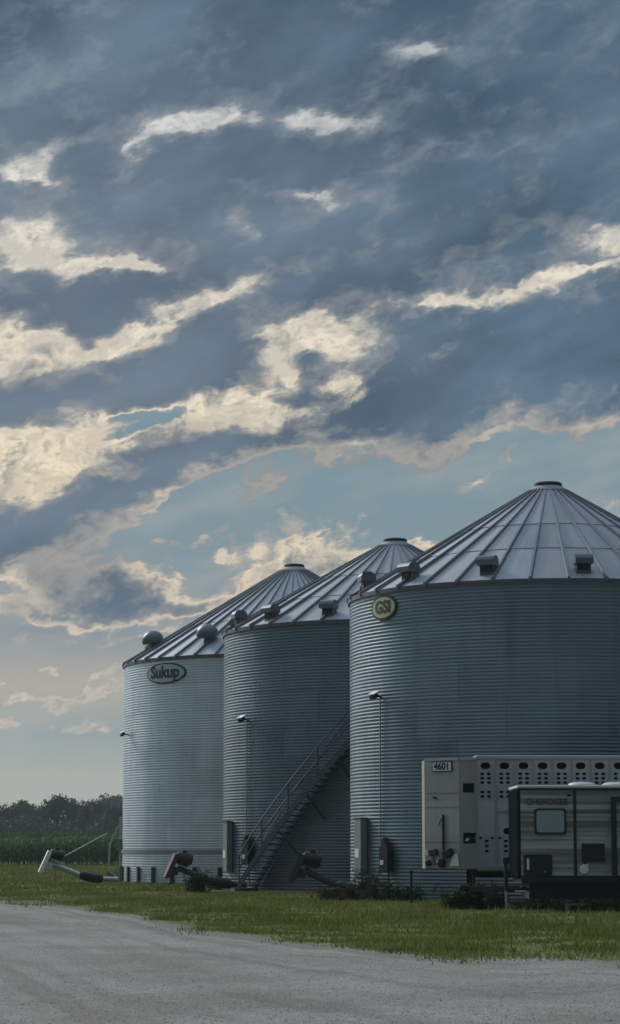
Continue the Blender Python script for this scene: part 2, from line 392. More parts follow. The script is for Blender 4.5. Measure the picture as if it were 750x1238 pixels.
EDGE = [gnd(*q) for q in ((-900, 1084), (-250, 1086), (0, 1090), (60, 1094), (150, 1107), (250, 1121), (400, 1140), (550, 1154), (750, 1163), (1100, 1172), (2500, 1180))]
EX = np.array([e.x for e in EDGE]); EY = np.array([e.y for e in EDGE])
_ph = rng.uniform(0, 6.28, 12); _fr = np.array([.35, .6, .9, 1.3, 1.9, 2.7, 4.1, 6.3, 9.1, 13, 19, 27]); _am = np.array([.5, .45, .35, .3, .22, .2, .14, .1, .08, .05, .04, .03])
def edge_y(x):
    x = np.asarray(x, float); w = sum(a * np.sin(f * x + p) for a, f, p in zip(_am, _fr, _ph))
    return np.interp(x, EX, EY) + w * 1.3
def gravel():
    m, n, b = new_mat('limestone_gravel'); p = n.n.new('ShaderNodeTexCoord').outputs['Object']
    mp = n.n.new('ShaderNodeMapping'); n.put(mp.inputs[0], p); mp.inputs['Rotation'].default_value = (0, 0, R(62)); mp.inputs['Scale'].default_value = (1, .16, 1)
    du, _a, _b = n.sep(n.n.new('ShaderNodeTexCoord').outputs['UV']); wx, _c, _d = n.sep(p)
    tracks = n.noise(n.xyz(n.mul(du, .75), n.mul(wx, .10)), 1.0, 4, .55); f1 = n.noise(p, .35, 5, .6); f2 = n.noise(p, 3.2, 6, .7); f3 = n.noise(p, 26, 4, .75)
    c = n.mix(n.ss(f1, .36, .62), (.225, .204, .178), (.275, .258, .235))
    c = n.mix(n.mul(n.ss(tracks, .42, .66), .5), c, (.125, .108, .090))
    c = n.mix(n.mul(n.ss(f2, .52, .70), .3), c, (.37, .365, .355))
    big = n.noise(p, .09, 3, .55); c = n.scale(c, n.ss(big, .35, .65, .90, 1.06))
    d = n.sep(n.n.new('ShaderNodeTexCoord').outputs['UV'])[0]      # metres from the grass
    worn = n.ss(n.add(d, n.mul(n.sub(f2, .5), -7.0)), 2.6, .2)
    c = n.mix(n.mul(worn, .62), c, n.mix(n.ss(n.noise(p, 6, 4, .7), .42, .58), (.125, .105, .075), (.075, .09, .03)))
    vo = n.n.new('ShaderNodeTexVoronoi'); n.put(vo.inputs['Vector'], p); vo.inputs['Scale'].default_value = 45
    st = n.sep(vo.outputs['Color'])[0]
    c = n.scale(c, n.add(.40, n.add(n.mul(st, .50), n.add(n.mul(f3, .45), n.mul(f2, .25)))))
    n.put(b.inputs['Base Color'], c); b.inputs['Roughness'].default_value = .92; b.inputs['Specular IOR Level'].default_value = .2
    bp = n.n.new('ShaderNodeBump'); bp.inputs[0].default_value = 1.0; bp.inputs[1].default_value = .016
    n.put(bp.inputs['Height'], n.add(n.mul(vo.outputs['Distance'], -.8), n.mul(n.noise(p, 7, 5, .7), 1.4))); n.l.new(bp.outputs[0], b.inputs['Normal'])
    return m
GRAV = gravel()
xs = np.concatenate([np.linspace(-60, -14, 60), np.arange(-14, 12, .06), np.linspace(12, 60, 60)]); ys = edge_y(xs)
V = []; Fc = []; UVs = []
for i, (x, y) in enumerate(zip(xs, ys)):
    V += [(x, -60, .004), (x, y - 6, .004), (x, y - .25, .004), (x, y + .15, .0015)]; UVs += [(60, 0), (6, 0), (.25, 0), (0, 0)]
    if i: a = 4 * (i - 1); Fc += [(a + k, a + 4 + k, a + 5 + k, a + 1 + k) for k in range(3)]
o = mesh_obj('gravel_yard', V, Fc, GRAV, uv=UVs); tag(o, kind='structure')

# loose stones
def stones(n, name, mat, ymin, ymax, smin, smax, beyond=False):
    y = ymin + (ymax - ymin) * rng.random(n * 3) ** 1.3; x = (rng.random(n * 3) - .5) * (y * .30 + 5)
    e = edge_y(x); k = (y < e - .1) if not beyond else ((y > e - .3) & (y < e + np.abs(rng.normal(0, .9, n * 3)))); x = x[k][:n]; y = y[k][:n]; n = len(x)
    s = smin * (smax / smin) ** (rng.random(n) ** 2.2)
    base = np.array([(1,0,0),(0,1,0),(-1,0,0),(0,-1,0),(0,0,1),(0,0,-.4)], float)
    P = base[None] * (rng.uniform(.6, 1.25, (n, 6, 1))) + rng.normal(0, .13, (n, 6, 3)); a = rng.uniform(0, 6.28, n); c, s_ = np.cos(a), np.sin(a)
    X = P[..., 0] * c[:, None] - P[..., 1] * s_[:, None]; Y = P[..., 0] * s_[:, None] + P[..., 1] * c[:, None]
    P = np.stack([X * 1.1, Y, P[..., 2] * .32], -1) * s[:, None, None]; P[..., 0] += x[:, None]; P[..., 1] += y[:, None]; P[..., 2] += .006 + s[:, None] * .12
    t = np.array([(0,1,4),(1,2,4),(2,3,4),(3,0,4),(1,0,5),(2,1,5),(3,2,5),(0,3,5)]); T_ = (t[None] + 6 * np.arange(n)[:, None, None]).reshape(-1, 3)
    o = fast_mesh(name, P.reshape(-1, 3), T_, mat); return tag(o, kind='stuff')
def stone_mat():
    m, n, b = new_mat('loose_limestone'); geo = n.n.new('ShaderNodeNewGeometry').outputs['Random Per Island']
    c = n.ramp(geo, [(0, (.17, .16, .15)), (.4, (.24, .235, .225)), (.8, (.33, .33, .325)), (1, (.48, .48, .47))])
    n.put(b.inputs['Base Color'], c); b.inputs['Roughness'].default_value = .9; return m
STONE = stone_mat()
tag(stones(30000, 'loose_gravel', STONE, 18, 62, .005, .015), 'loose grey limestone chips scattered over the gravel yard', 'gravel')

# grass blades
def blade_mat(name, stops):
    m, n, b = new_mat(name); geo = n.n.new('ShaderNodeNewGeometry').outputs['Random Per Island']; p = n.n.new('ShaderNodeTexCoord').outputs['Object']
    c = n.ramp(n.add(n.mul(geo, .6), n.mul(n.ss(n.noise(p, .35, 5, .6), .32, .68), .4)), stops)
    n.put(b.inputs['Base Color'], c); b.inputs['Roughness'].default_value = .7; b.inputs['Specular IOR Level'].default_value = .2
    b.inputs['Transmission Weight'].default_value = 0; b.inputs['Subsurface Weight'].default_value = 0
    tr = n.n.new('ShaderNodeBsdfTranslucent'); n.put(tr.inputs[0], c); mx = n.n.new('ShaderNodeMixShader'); mx.inputs[0].default_value = .3
    n.l.new(b.outputs[0], mx.inputs[1]); n.l.new(tr.outputs[0], mx.inputs[2]); n.l.new(mx.outputs[0], n.n['Material Output'].inputs[0]); return m
BLADE = blade_mat('grass_blades', [(0, (.045, .078, .016)), (.45, (.125, .158, .030)), (.8, (.20, .205, .055)), (1, (.28, .25, .12))])
def grass(n, ymin, ymax, xlo, xhi, hmin, hmax, w):
    y = rng.uniform(ymin, ymax, n); x = xlo(y) + (xhi(y) - xlo(y)) * rng.random(n)
    e = edge_y(x); keep = rng.random(n) < np.clip((y - e + 2.4 + 1.8 * np.sin(x * 1.3 + 2 * np.sin(y * .7)) + .9 * np.sin(x * 3.7 + y)) / 4.6, 0, 1) ** 2.2
    cl = np.sin(x * 1.7 + 2 * np.sin(y * .9)) * np.sin(y * 1.3 + 1.5 * np.sin(x * .8)); keep &= rng.random(n) < .62 + .55 * cl
    x = x[keep]; y = y[keep]; cl = cl[keep]; n = len(x)
    h = rng.uniform(hmin, hmax, n) * (1 + .35 * cl); a = rng.uniform(0, 6.28, n); l = rng.uniform(.1, .8, n) * h; b = rng.uniform(0, 6.28, n)
    z0 = np.zeros(n)
    A = np.stack([x - w * np.cos(a), y - w * np.sin(a), z0], -1); B = np.stack([x + w * np.cos(a), y + w * np.sin(a), z0], -1); C = np.stack([x + l * np.cos(b), y + l * np.sin(b), h], -1)
    return np.stack([A, B, C], 1).reshape(-1, 3)
G = [grass(16000, 30, 66, lambda y: -.155 * y - 1.5, lambda y: .155 * y + 1.5, .09, .17, .016), grass(330000, 30, 78, lambda y: -.155 * y - 1.5, lambda y: .155 * y + 1.5, .025, .075, .011),
     grass(60000, 78, 178, lambda y: -.18 * y, lambda y: -.055 * y + 1, .05, .13, .03)]
G = np.concatenate(G); o = fast_mesh('grass', G, np.arange(len(G)).reshape(-1, 3), BLADE)
tag(o, 'short mown green grass between the gravel yard and the bins', 'grass', kind='stuff')

# ---------------------------------------------------------------- corn
CORNM = blade_mat('corn_leaves', [(0, (.028, .085, .024)), (.5, (.060, .155, .040)), (.85, (.10, .19, .055)), (1, (.20, .22, .09))])
def corn():
    rows = [176 + .76 * k for k in range(9)]; V = []; T_ = []
    X = np.concatenate([np.stack([np.arange(-62, 30, .19) + rng.normal(0, .04, len(np.arange(-62, 30, .19))), np.full(len(np.arange(-62, 30, .19)), r)], -1) for r in rows])
    X[:, 1] += rng.normal(0, .08, len(X)); n = len(X); H = rng.normal(2.32, .10, n) + .10 * np.sin(X[:, 0] * .35) + .05 * np.sin(X[:, 0] * 1.1)
    out = []
    for k in range(11):                       # arching leaves: two quads each as 4 tris
        t = (k + .5) / 11; z = H * (.06 + .80 * t) + rng.normal(0, .05, n); a = rng.uniform(0, 6.28, n); L = (.75 - .55 * abs(t - .5)) * rng.uniform(.7, 1.1, n); wd = .045
        dx, dy = np.cos(a), np.sin(a); nx, ny = -dy * wd, dx * wd
        p0 = np.stack([X[:, 0], X[:, 1], z], -1); p1 = p0 + np.stack([dx * L * .5, dy * L * .5, L * .38], -1); p2 = p0 + np.stack([dx * L, dy * L, L * rng.uniform(-.25, .25, n)], -1)
        s = np.stack([nx, ny, 0 * nx], -1)
        out.append(np.stack([p0 - s * .6, p0 + s * .6, p1 + s, p1 + s, p1 - s, p0 - s * .6, p1 - s, p1 + s, p2], 1).reshape(-1, 3))
    a = rng.uniform(0, 6.28, n); s = np.stack([np.cos(a), np.sin(a), 0 * a], -1) * .022; p0 = np.stack([X[:, 0], X[:, 1], 0 * a], -1); p1 = p0.copy(); p1[:, 2] = H + .12
    out.append(np.stack([p0 - s, p0 + s, p1], 1).reshape(-1, 3))
    for k in range(3):                        # tassels
        q = p1 + rng.normal(0, .07, (n, 3)) + np.array([0, 0, .12]); out.append(np.stack([p1 - s * .8 - [0, 0, .25], p1 + s * .8 - [0, 0, .25], q], 1).reshape(-1, 3))
    co = np.concatenate(out); return fast_mesh('corn_field', co, np.arange(len(co)).reshape(-1, 3), CORNM)
tag(corn(), 'field of tall dark green corn running behind the bins below the far trees', 'corn', kind='stuff')

# ---------------------------------------------------------------- far trees
LEAFM = blade_mat('tree_leaves', [(0, (.014, .036, .018)), (.5, (.026, .056, .028)), (1, (.046, .080, .040))])
BARK = simple('bark', (.09, .075, .06), .9, 0, .3)
def tree_proto(seed, H, W_, nleaf=5200, gap=False):
    r = np.random.default_rng(seed); root = thing('deciduous_tree', 'x', 'tree')
    t = MB(); t.tube([(0, 0, 0), (.1, 0, H * .25), (.0, .1, H * .6)], [H * .03, H * .022, H * .010], 7)
    lobes = []
    for k in range(15):
        a = r.uniform(0, 6.28); rr = W_ * .5 * r.uniform(.15, .85) ; z = H * r.uniform(.28, .86); rr *= 1.05 - .75 * max(0, (z / H - .5)) * 1.6
        c = np.array([rr * math.cos(a), rr * math.sin(a), z]); lobes.append((c, W_ * r.uniform(.13, .24)))
        t.tube([(0, 0, H * .25 + .25 * z), tuple(c * .6 + np.array([0, 0, z * .25])), tuple(c)], [H * .010, H * .007, H * .003], 5)
    lobes.append((np.array([0, 0, H * .88]), W_ * .17))
    for k in range(5): a = r.uniform(0, 6.28); lobes.append((np.array([W_ * .4 * math.cos(a), W_ * .4 * math.sin(a), H * .16]), W_ * .2))
    t.build('trunk', BARK, root, True)
    pts = []; 
    for (c, rad) in lobes:
        m_ = int(nleaf / len(lobes)); d = r.normal(0, 1, (m_, 3)); d /= np.linalg.norm(d, axis=1)[:, None]; d *= (r.random(m_)[:, None] ** .45) * rad * r.uniform(.8, 1.25, (m_, 1)); pts.append(c + d * [1, 1, .85])
    pts = np.concatenate(pts)
    if gap: pts = pts[np.hypot(pts[:, 0] - gap[0], pts[:, 2] - gap[1]) > gap[2]]
    n = len(pts); s = r.uniform(.18, .36, n)[:, None]
    u = r.normal(0, 1, (n, 3)); u /= np.linalg.norm(u, axis=1)[:, None]; v = np.cross(u, r.normal(0, 1, (n, 3))); v /= np.linalg.norm(v, axis=1)[:, None]
    co = np.stack([pts - u * s - v * s * .6, pts + u * s, pts + v * s * 1.2], 1).reshape(-1, 3)
    cr = fast_mesh('crown', co, np.arange(len(co)).reshape(-1, 3), LEAFM); cr.parent = root
    return root
def place_tree(proto, used, px, ytop, D, Hp, label, group, rz=0, sx=1.0):
    o = proto if not used.get(proto.name) else copy_tree(proto)
    used[proto.name] = True; p = at(px, ytop, D); k = p.z / Hp
    o.location = (p.x, D, 0); o.scale = (k * sx, k * sx, k); o.rotation_euler = (0, 0, rz); tag(o, label, 'tree', group)
TP = [tree_proto(11, 12, 11), tree_proto(12, 12, 9.5), tree_proto(13, 12, 12.5), tree_proto(14, 12, 11, gap=(1.4, 8.3, .75))]
used = {}; TG = 'trees beyond the corn field'
TL = [  # px, y of the top, depth, proto, label, width factor
 (8, 976, 470, 0, 'low dark tree at the left end of the far tree line', 1.1), (27, 967, 480, 1, 'round topped dark tree second from the left in the far tree line', 1.0),
 (44, 974, 465, 2, 'broad low dark tree just left of the tallest far tree', .8), (70, 961, 470, 3, 'tallest rounded tree of the far line, a small sky gap in its crown', 1.0),
 (88, 968, 480, 1, 'dark tree touching the right side of the tallest far tree', .9), (104, 972, 455, 0, 'dark tree in the dip right of the tallest far tree', .9),
 (118, 969, 460, 2, 'dark spreading tree in front of the paler hill of trees', .8), (138, 971, 455, 1, 'dark tree of the far line that touches the leftmost bin', 1.2)]
for i, (px, yt, D, k, lb, sx) in enumerate(TL): place_tree(TP[k], used, px, yt, D, 12, lb, TG, rz=[0, .8, 1.9, 0, 2.6, 4, 5, 3.3][i], sx=sx)
for i, (px, yt) in enumerate(((112, 968), (127, 962), (143, 961))):
    place_tree(TP[(i + 2) % 3], used, px, yt, 720, 12, ['paler hazy tree farthest back, at the left foot of the hazy clump', 'paler hazy tree farthest back, middle of the clump behind the dark line', 'paler hazy tree farthest back, its crown against the leftmost bin'][i], TG, rz=i * 2.0, sx=1.15)
for i, px in enumerate((-70, -45, -20, 165, 195)):
    place_tree(TP[i % 3], used, px, 970 + 3 * (i % 2), 470, 12, 'dark tree of the far tree line outside the open view', TG, rz=i * 1.3 + .4, sx=1.1)
# brush that closes the wood under the crowns
def brush():
    n = 26000; x = rng.uniform(-95, -15, n); y = rng.uniform(440, 462, n); z = rng.random(n) ** .8 * (5.6 + 1.0 * np.sin(x * .31) + .7 * np.sin(x * .9)); p = np.stack([x, y, z], -1); s = rng.uniform(.2, .5, (n, 1))
    u = rng.normal(0, 1, (n, 3)); u /= np.linalg.norm(u, axis=1)[:, None]; v = np.cross(u, rng.normal(0, 1, (n, 3))); v /= np.linalg.norm(v, axis=1)[:, None]
    co = np.stack([p - u * s, p + u * s, p + v * s * 1.3], 1).reshape(-1, 3); return fast_mesh('undergrowth', co, np.arange(n * 3).reshape(-1, 3), LEAFM)
tag(brush(), 'dark undergrowth under the far tree line', 'undergrowth', kind='stuff')

# ---------------------------------------------------------------- grain bins
# a bin's own angles run from the side facing the camera (0), negative to the left
def pol(th, r, z=0): return Vector((r * math.sin(th), -r * math.cos(th), z))
def frame(th):                               # columns: tangent (rightwards), outward, up
    t = Vector((math.cos(th), math.sin(th), 0)); o_ = Vector((math.sin(th), -math.cos(th), 0))
    return Matrix((t, o_, Vector((0, 0, 1)))).transposed()
def bin_wall(Rr, H, mat, root, pitch=.1016, amp=.0105, nth=150):
    nz = int(H / pitch) * 4; zs = np.linspace(.0, H, nz + 1); th = np.linspace(-math.pi, math.pi, nth + 1)
    rr = Rr + amp * np.cos(zs / pitch * 2 * np.pi)
    ring = np.floor(zs / 1.12); rr += np.where((zs % 1.12) < .03, -.006, 0)
    V = np.stack([np.outer(rr, np.sin(th)), -np.outer(rr, np.cos(th)), np.repeat(zs[:, None], nth + 1, 1)], -1).reshape(-1, 3)
    UV = np.stack([np.repeat((th * Rr)[None], nz + 1, 0) + 40, np.repeat(zs[:, None], nth + 1, 1)], -1).reshape(-1, 2)
    i, j = np.meshgrid(np.arange(nz), np.arange(nth), indexing='ij'); a = (i * (nth + 1) + j).ravel(); w = nth + 1
    Fq = np.stack([a, a + 1, a + w + 1, a + w], -1)
    o = fast_mesh('wall', V, Fq, mat, 4); o.name = 'wall'
    me = o.data; l = me.uv_layers.new(name='UVMap'); l.data.foreach_set('uv', UV[Fq.ravel()].astype(np.float32).ravel()); me.polygons.foreach_set('use_smooth', np.ones(len(Fq), bool)); o.parent = root
    return o
def bin_roof(Rr, H, rise, rc, nrib, mat, root, seams=(.32, .52), ribh=.085, ribw=.075):
    re = Rr + .05; k = rise / (re - rc); z = lambda r: H + (re - r) * k
    V, Fc, UV, Mi = [], [], [], []
    lev = [re, *[rc + (re - rc) * (1 - s) for s in seams], rc]
    ns = nrib * 4
    for li, (r0, r1) in enumerate(zip(lev[:-1], lev[1:])):     # lapped tiers of roof sheets: each upper tier lies a little proud
        up = .02 * li
        for j in range(ns):
            a0 = 2 * math.pi * j / ns - math.pi; a1 = 2 * math.pi * (j + 1) / ns - math.pi
            b = len(V)
            r0b = r0 + (.03 if li else 0)
            for (a, r_) in ((a0, r0b), (a1, r0b), (a1, r1), (a0, r1)):
                V.append(pol(a, r_, z(r_) + up)); UV.append(((j // 4) * 9.1 + (a - a0) * r_, r_ + li * 9.05))
            Fc.append((b, b + 1, b + 2, b + 3)); Mi.append(0)
            if li: 
                b = len(V)
                for (a, dz) in ((a0, -.022), (a1, -.022), (a1, up), (a0, up)): V.append(pol(a, r0b, z(r0b) + dz)); UV.append((a * 6, dz))
                Fc.append((b, b + 1, b + 2, b + 3)); Mi.append(1)
    m = MB()
    for j in range(nrib):
        a = 2 * math.pi * (j + .5) / nrib - math.pi; T_ = frame(a)
        segs = [(re + .05, 1.0), (rc + (re - rc) * .5, .8), (rc, .45)]
        for (ra, wa), (rb, wb) in zip(segs[:-1], segs[1:]):
            n0 = len(m.v)
            for (r_, w_) in ((ra, wa), (rb, wb)):
                w2, h2 = ribw * w_ / 2, ribh * (w_ * .5 + .5) + .03
                for (x, dz) in ((-w2 * 1.5, -.01), (-w2 * .8, h2), (w2 * .8, h2), (w2 * 1.5, -.01)): m.v.append(T_ @ Vector((x, r_, 0)) + Vector((0, 0, z(r_) + dz)))
            for q in ((0, 1, 5, 4), (1, 2, 6, 5), (2, 3, 7, 6), (3, 2, 1, 0)): m.f.append(tuple(n0 + i for i in q))
    b = len(V); V += m.v; UV += [(v.x, v.y) for v in m.v]; Fc += [tuple(b + i for i in f) for f in m.f]; Mi += [1] * len(m.f)
    return mesh_obj('roof', V, Fc, None, root, mats=[mat, RIBM], fmat=Mi, uv=UV), z
def band(Rr, z0, z1, thick, mat, name, root, n=96, th0=-math.pi, th1=math.pi):
    m = MB(); V = []
    prof = [(Rr, z0), (Rr + thick, z0), (Rr + thick, z1), (Rr, z1)]
    for i in range(n + 1):
        a = th0 + (th1 - th0) * i / n
        for r_, z_ in prof: m.v.append(pol(a, r_, z_))
        if i:
            b = (i - 1) * 4
            for k in range(4): m.f.append((b + k, b + 4 + k, b + 4 + (k + 1) % 4, b + (k + 1) % 4))
    return m.build(name, mat, root, True)
def hood_vent(th, r, zr, slope, root, s=1.0, dome=False):
    T_ = frame(th); c = T_ @ Vector((0, r, 0)) + Vector((0, 0, zr))
    if not dome:
        s *= .86; w = .60 * s
        neck = MB().box(c + Vector((0, 0, .07)), (w * .8, .36 * s, .5), M=T_).build('roof_vent', VENTM, root)
        poly = [(-.20, .22), (-.20, .40), (-.13, .50), (0, .56), (.16, .56), (.28, .50), (.34, .40), (.34, .22)]
        M2 = T_ @ Matrix(((0, 1, 0), (1, 0, 0), (0, 0, 1)))
        MB().prism([(x * s, z * s) for x, z in poly], w, c, M2).build('hood', VENTM, neck)
        MB().box(c + T_ @ Vector((0, .20 * s, .10)), (w * .62, .05, .20 * s), M=T_).build('vent_opening', BLACK, neck)
    else:
        M3 = frame(th) @ Matrix.Rotation(-math.atan(slope) * .45, 3, 'X')
        neck = MB().lathe([(.20 * s, -.25), (.20 * s, .35 * s)], 16, c).build('roof_vent', VENTM, root, True)
        MB().lathe([(.20 * s, .24 * s), (.42 * s, .20 * s), (.45 * s, .30 * s), (.43 * s, .44 * s), (.34 * s, .58 * s), (.18 * s, .68 * s), (.04 * s, .71 * s)], 20, c, M3).build('hood', VENTM, neck, True)
    return neck
def flood_light(th, Rr, z, root, zc=0.9):
    T_ = frame(th); P = lambda x, o_, zz: T_ @ Vector((x, Rr + o_, 0)) + Vector((0, 0, zz))
    lp = MB().bar(P(0, 0, z + .02), P(0, .20, z + .05), .04).build('flood_light', DARK, root)
    M2 = T_ @ Matrix.Rotation(R(-28), 3, 'X')
    MB().box(P(.0, .26, z + .03), (.30, .17, .11), M=M2, bev=.02).build('lamp_head', DARK, lp)
    MB().box(P(.0, .27, z + .13), (.34, .22, .03), M=M2, bev=.008).build('lamp_shade', WHITE, lp)
    if zc: MB().tube([P(0, .045, z), P(0, .045, zc)], .022, 6).build('conduit', GREY, root)
def control_box(th, Rr, z, root):
    T_ = frame(th); P = lambda x, o_, zz: T_ @ Vector((x, Rr + o_, 0)) + Vector((0, 0, zz))
    b = MB().box(P(0, .12, z), (.42, .22, .62), M=T_, bev=.015).build('control_box', DARK, root)
    MB().prism([(-.22, 0), (0, .34), (.22, 0)], .20, P(0, .13, z + .30), T_).build('box_hood', DARK, b)
    MB().box(P(-.06, .236, z - .06), (.16, .008, .13), M=T_).build('notice_plate', WHITE, b)
    MB().tube([P(.1, .12, z - .3), P(.16, .14, z - .7), P(.30, .2, z - 1.0)], .025, 6).build('cable', BLACK, b)
def tall_panel(th, Rr, root, z0=.55, z1=2.33):
    T_ = frame(th); P = lambda x, o_, zz: T_ @ Vector((x, Rr + o_, 0)) + Vector((0, 0, zz))
    b = MB().box(P(0, .11, (z0 + z1) / 2), (.50, .20, z1 - z0), M=T_, bev=.012).build('ladder_guard_panel', GREEN, root)
    b.name = 'service_panel'
    MB().box(P(-.05, .215, z0 + .62), (.30, .008, .26), M=T_).build('sticker', WHITE, b)
    MB().box(P(0, .12, z1 + .012), (.54, .24, .025), M=T_).build('panel_cap', TRIM, b)
def sign_wrap(th0, Rr, zc):
    def f(x, y, z): a = th0 + x / Rr; return pol(a, Rr + .03 + z, zc + y)
    return f
def oval(wrap, a, b, n, mat, name, root, z0=.0, thick=.012, inner=None):
    m = MB(); N_ = n
    rings = [0.02, .35, .7, 1.0] if inner is None else [inner, 1.0]
    for r_ in rings:
        for k in range(N_): t = 2 * math.pi * k / N_; m.v.append(wrap(a * r_ * math.cos(t) if inner is None else (a - (1 - r_) * b) * math.cos(t) if False else a * r_ * math.cos(t), b * r_ * math.sin(t), z0 + thick))
    for i in range(len(rings) - 1):
        for k in range(N_): m.f.append((i*N_ + k, i*N_ + (k+1) % N_, (i+1)*N_ + (k+1) % N_, (i+1)*N_ + k))
    if inner is None: m.f.append(tuple(range(N_)))
    b0 = len(m.v)                            # rim
    for zz in (z0 + thick, z0 - .02):
        for k in range(N_): t = 2 * math.pi * k / N_; m.v.append(wrap(a * math.cos(t), b * math.sin(t), zz))
    for k in range(N_): m.f.append((b0 + k, b0 + (k+1) % N_, b0 + N_ + (k+1) % N_, b0 + N_ + k))
    return m.build(name, mat, root, False)

BG = 'corrugated grain bins standing in a row'
def make_bin(label, cx, cy, Rr, H, rise, nrib, wall_m, roof_m, seams, vents, dome, vr, phase=0):
    root = thing('grain_bin', label, 'grain bin', (cx, cy, 0), -math.atan2(cx, cy), BG)
    bin_wall(Rr, H, wall_m, root, amp=.0065 if dome else .0105)
    rc = .62; rf, z = bin_roof(Rr, H, rise, rc, nrib, roof_m, root, seams)
    rf.rotation_euler = (0, 0, phase)
    band(Rr + .005, H - .10, H + .03, .055, TRIM, 'eave_ring', root)
    cp = MB().lathe([(rc + .02, H + rise - .02), (rc + .05, H + rise + .035), (.44, H + rise + .20), (.40, H + rise + .22)], 32).build('peak_collar', roof_m, root, True)
    MB().lathe([(.41, H + rise + .17), (.43, H + rise + .19), (.43, H + rise + .29), (.38, H + rise + .33), (.1, H + rise + .36)], 28).build('peak_lid', DARK, cp, True)
    MB().lathe([(rc - .05, H + rise - .09), (rc + .06, H + rise - .02), (rc + .03, H + rise + .01)], 32).build('peak_ring', TRIM, cp, True)
    sl = rise / (Rr + .05 - rc)
    for a in vents: hood_vent(R(a), vr * Rr, z(vr * Rr), sl, root, dome=dome)
    band(Rr - .02, 0, .05, .12, simple('concrete_curb', (.26, .25, .23), .9, 0, .25), 'footing', root)
    return root
B1 = (at(663, 590, 70.6).x, 70.6, 6.13, 8.93)
B2 = (at(478, 655, 83.5).x, 83.5, 6.2, 9.04)
B3 = (at(356, 688, 97.4).x, 97.4, 7.13, 8.95)
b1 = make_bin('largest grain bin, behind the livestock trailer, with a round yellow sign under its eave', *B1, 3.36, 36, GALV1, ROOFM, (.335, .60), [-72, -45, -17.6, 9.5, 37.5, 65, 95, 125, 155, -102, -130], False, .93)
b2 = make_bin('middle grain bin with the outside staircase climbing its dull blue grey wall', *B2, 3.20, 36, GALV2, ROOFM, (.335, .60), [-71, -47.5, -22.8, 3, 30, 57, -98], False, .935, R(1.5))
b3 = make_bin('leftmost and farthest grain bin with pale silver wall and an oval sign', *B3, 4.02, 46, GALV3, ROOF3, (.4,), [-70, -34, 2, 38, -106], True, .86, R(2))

# --- bin on the right: sign, light, boxes
flood_light(R(-53.3), B1[2], 5.80, b1, 1.3); control_box(R(-49.8), B1[2], 1.12, b1); tall_panel(R(-64), B1[2], b1, .7, 2.33)
wr = sign_wrap(R(-51.8), B1[2], 8.42)
sg = oval(wr, .64, .37, 40, INK, 'maker_sign', b1); tag(sg, 'round yellow sign in a dark ring with the letters GSI')
oval(wr, .57, .305, 40, OLIVE, 'sign_face', sg, z0=.006, thick=.014)
text_part('GSI', .50, INK, 'lettering', sg, None, None, wrap=lambda x, y, z: wr(x * 1.12, y, .026 + z), bold=.018, depth=.004)
# --- middle bin
flood_light(R(-55.5), B2[2], 5.80, b2, 1.3); control_box(R(-54), B2[2], 1.22, b2); tall_panel(R(-69), B2[2], b2, .62, 2.35)
# --- leftmost bin
flood_light(R(-71.5), B3[2], 5.98, b3, 0); 
wr3 = sign_wrap(R(-46.3), B3[2], 8.33)
sg = oval(wr3, 1.18, .42, 48, INK, 'maker_sign', b3); tag(sg, 'oval sign lettered Sukup in dark green')
oval(wr3, 1.11, .36, 48, simple('sign_galvanized', (.40, .44, .45), .5, .4, .15), 'sign_face', sg, z0=.006, thick=.014)
text_part('Sukup', .66, INK, 'lettering', sg, None, None, wrap=lambda x, y, z: wr3(x * 1.08, y + .03, .026 + z), bold=.022, depth=.004)
band(B3[2] + .004, 1.20, 1.36, .05, GREY, 'wind_ring', b3)
for i in range(14):
    a = R(-88 + i * 9.2); T_ = frame(a)
    m = MB().box(T_ @ Vector((0, B3[2] + .05, 0)) + Vector((0, 0, .36)), (.15, .07, .62), M=T_).box(T_ @ Vector((0, B3[2] + .09, 0)) + Vector((0, 0, .03)), (.2, .16, .04), M=T_)
    m.build('base_stiffener', DARK, b3)
# ladder on the left side of the leftmost bin
def bin_ladder():
    a = R(-90); T_ = frame(a); P = lambda x, o_, zz: T_ @ Vector((x, B3[2] + o_, 0)) + Vector((0, 0, zz)); m = MB()
    for x in (-.25, .25): m.bar(P(x, .12, .15), P(x, .12, 2.7), .05)
    for k in range(8): m.bar(P(-.25, .12, .35 + k * .3), P(.25, .12, .35 + k * .3), .035)
    l = m.build('ladder', LGREY, b3)
    m2 = MB()
    for x in (-.3, .3): m2.bar(P(x, .10, 2.55), P(x, .55, 1.55), .04); m2.bar(P(x, .55, 1.55), P(x, .58, .5), .04); m2.bar(P(x, .58, .5), P(x, .1, .15), .04)
    m2.bar(P(-.3, .55, 1.55), P(.3, .55, 1.55), .04); m2.bar(P(-.3, .58, .5), P(.3, .58, .5), .04)
    m2.build('ladder_guard', LGREY, l)
    MB().box(P(.55, .10, 1.55), (.35, .2, .5), M=T_, bev=.01).build('control_box', GREY, b3)
bin_ladder()

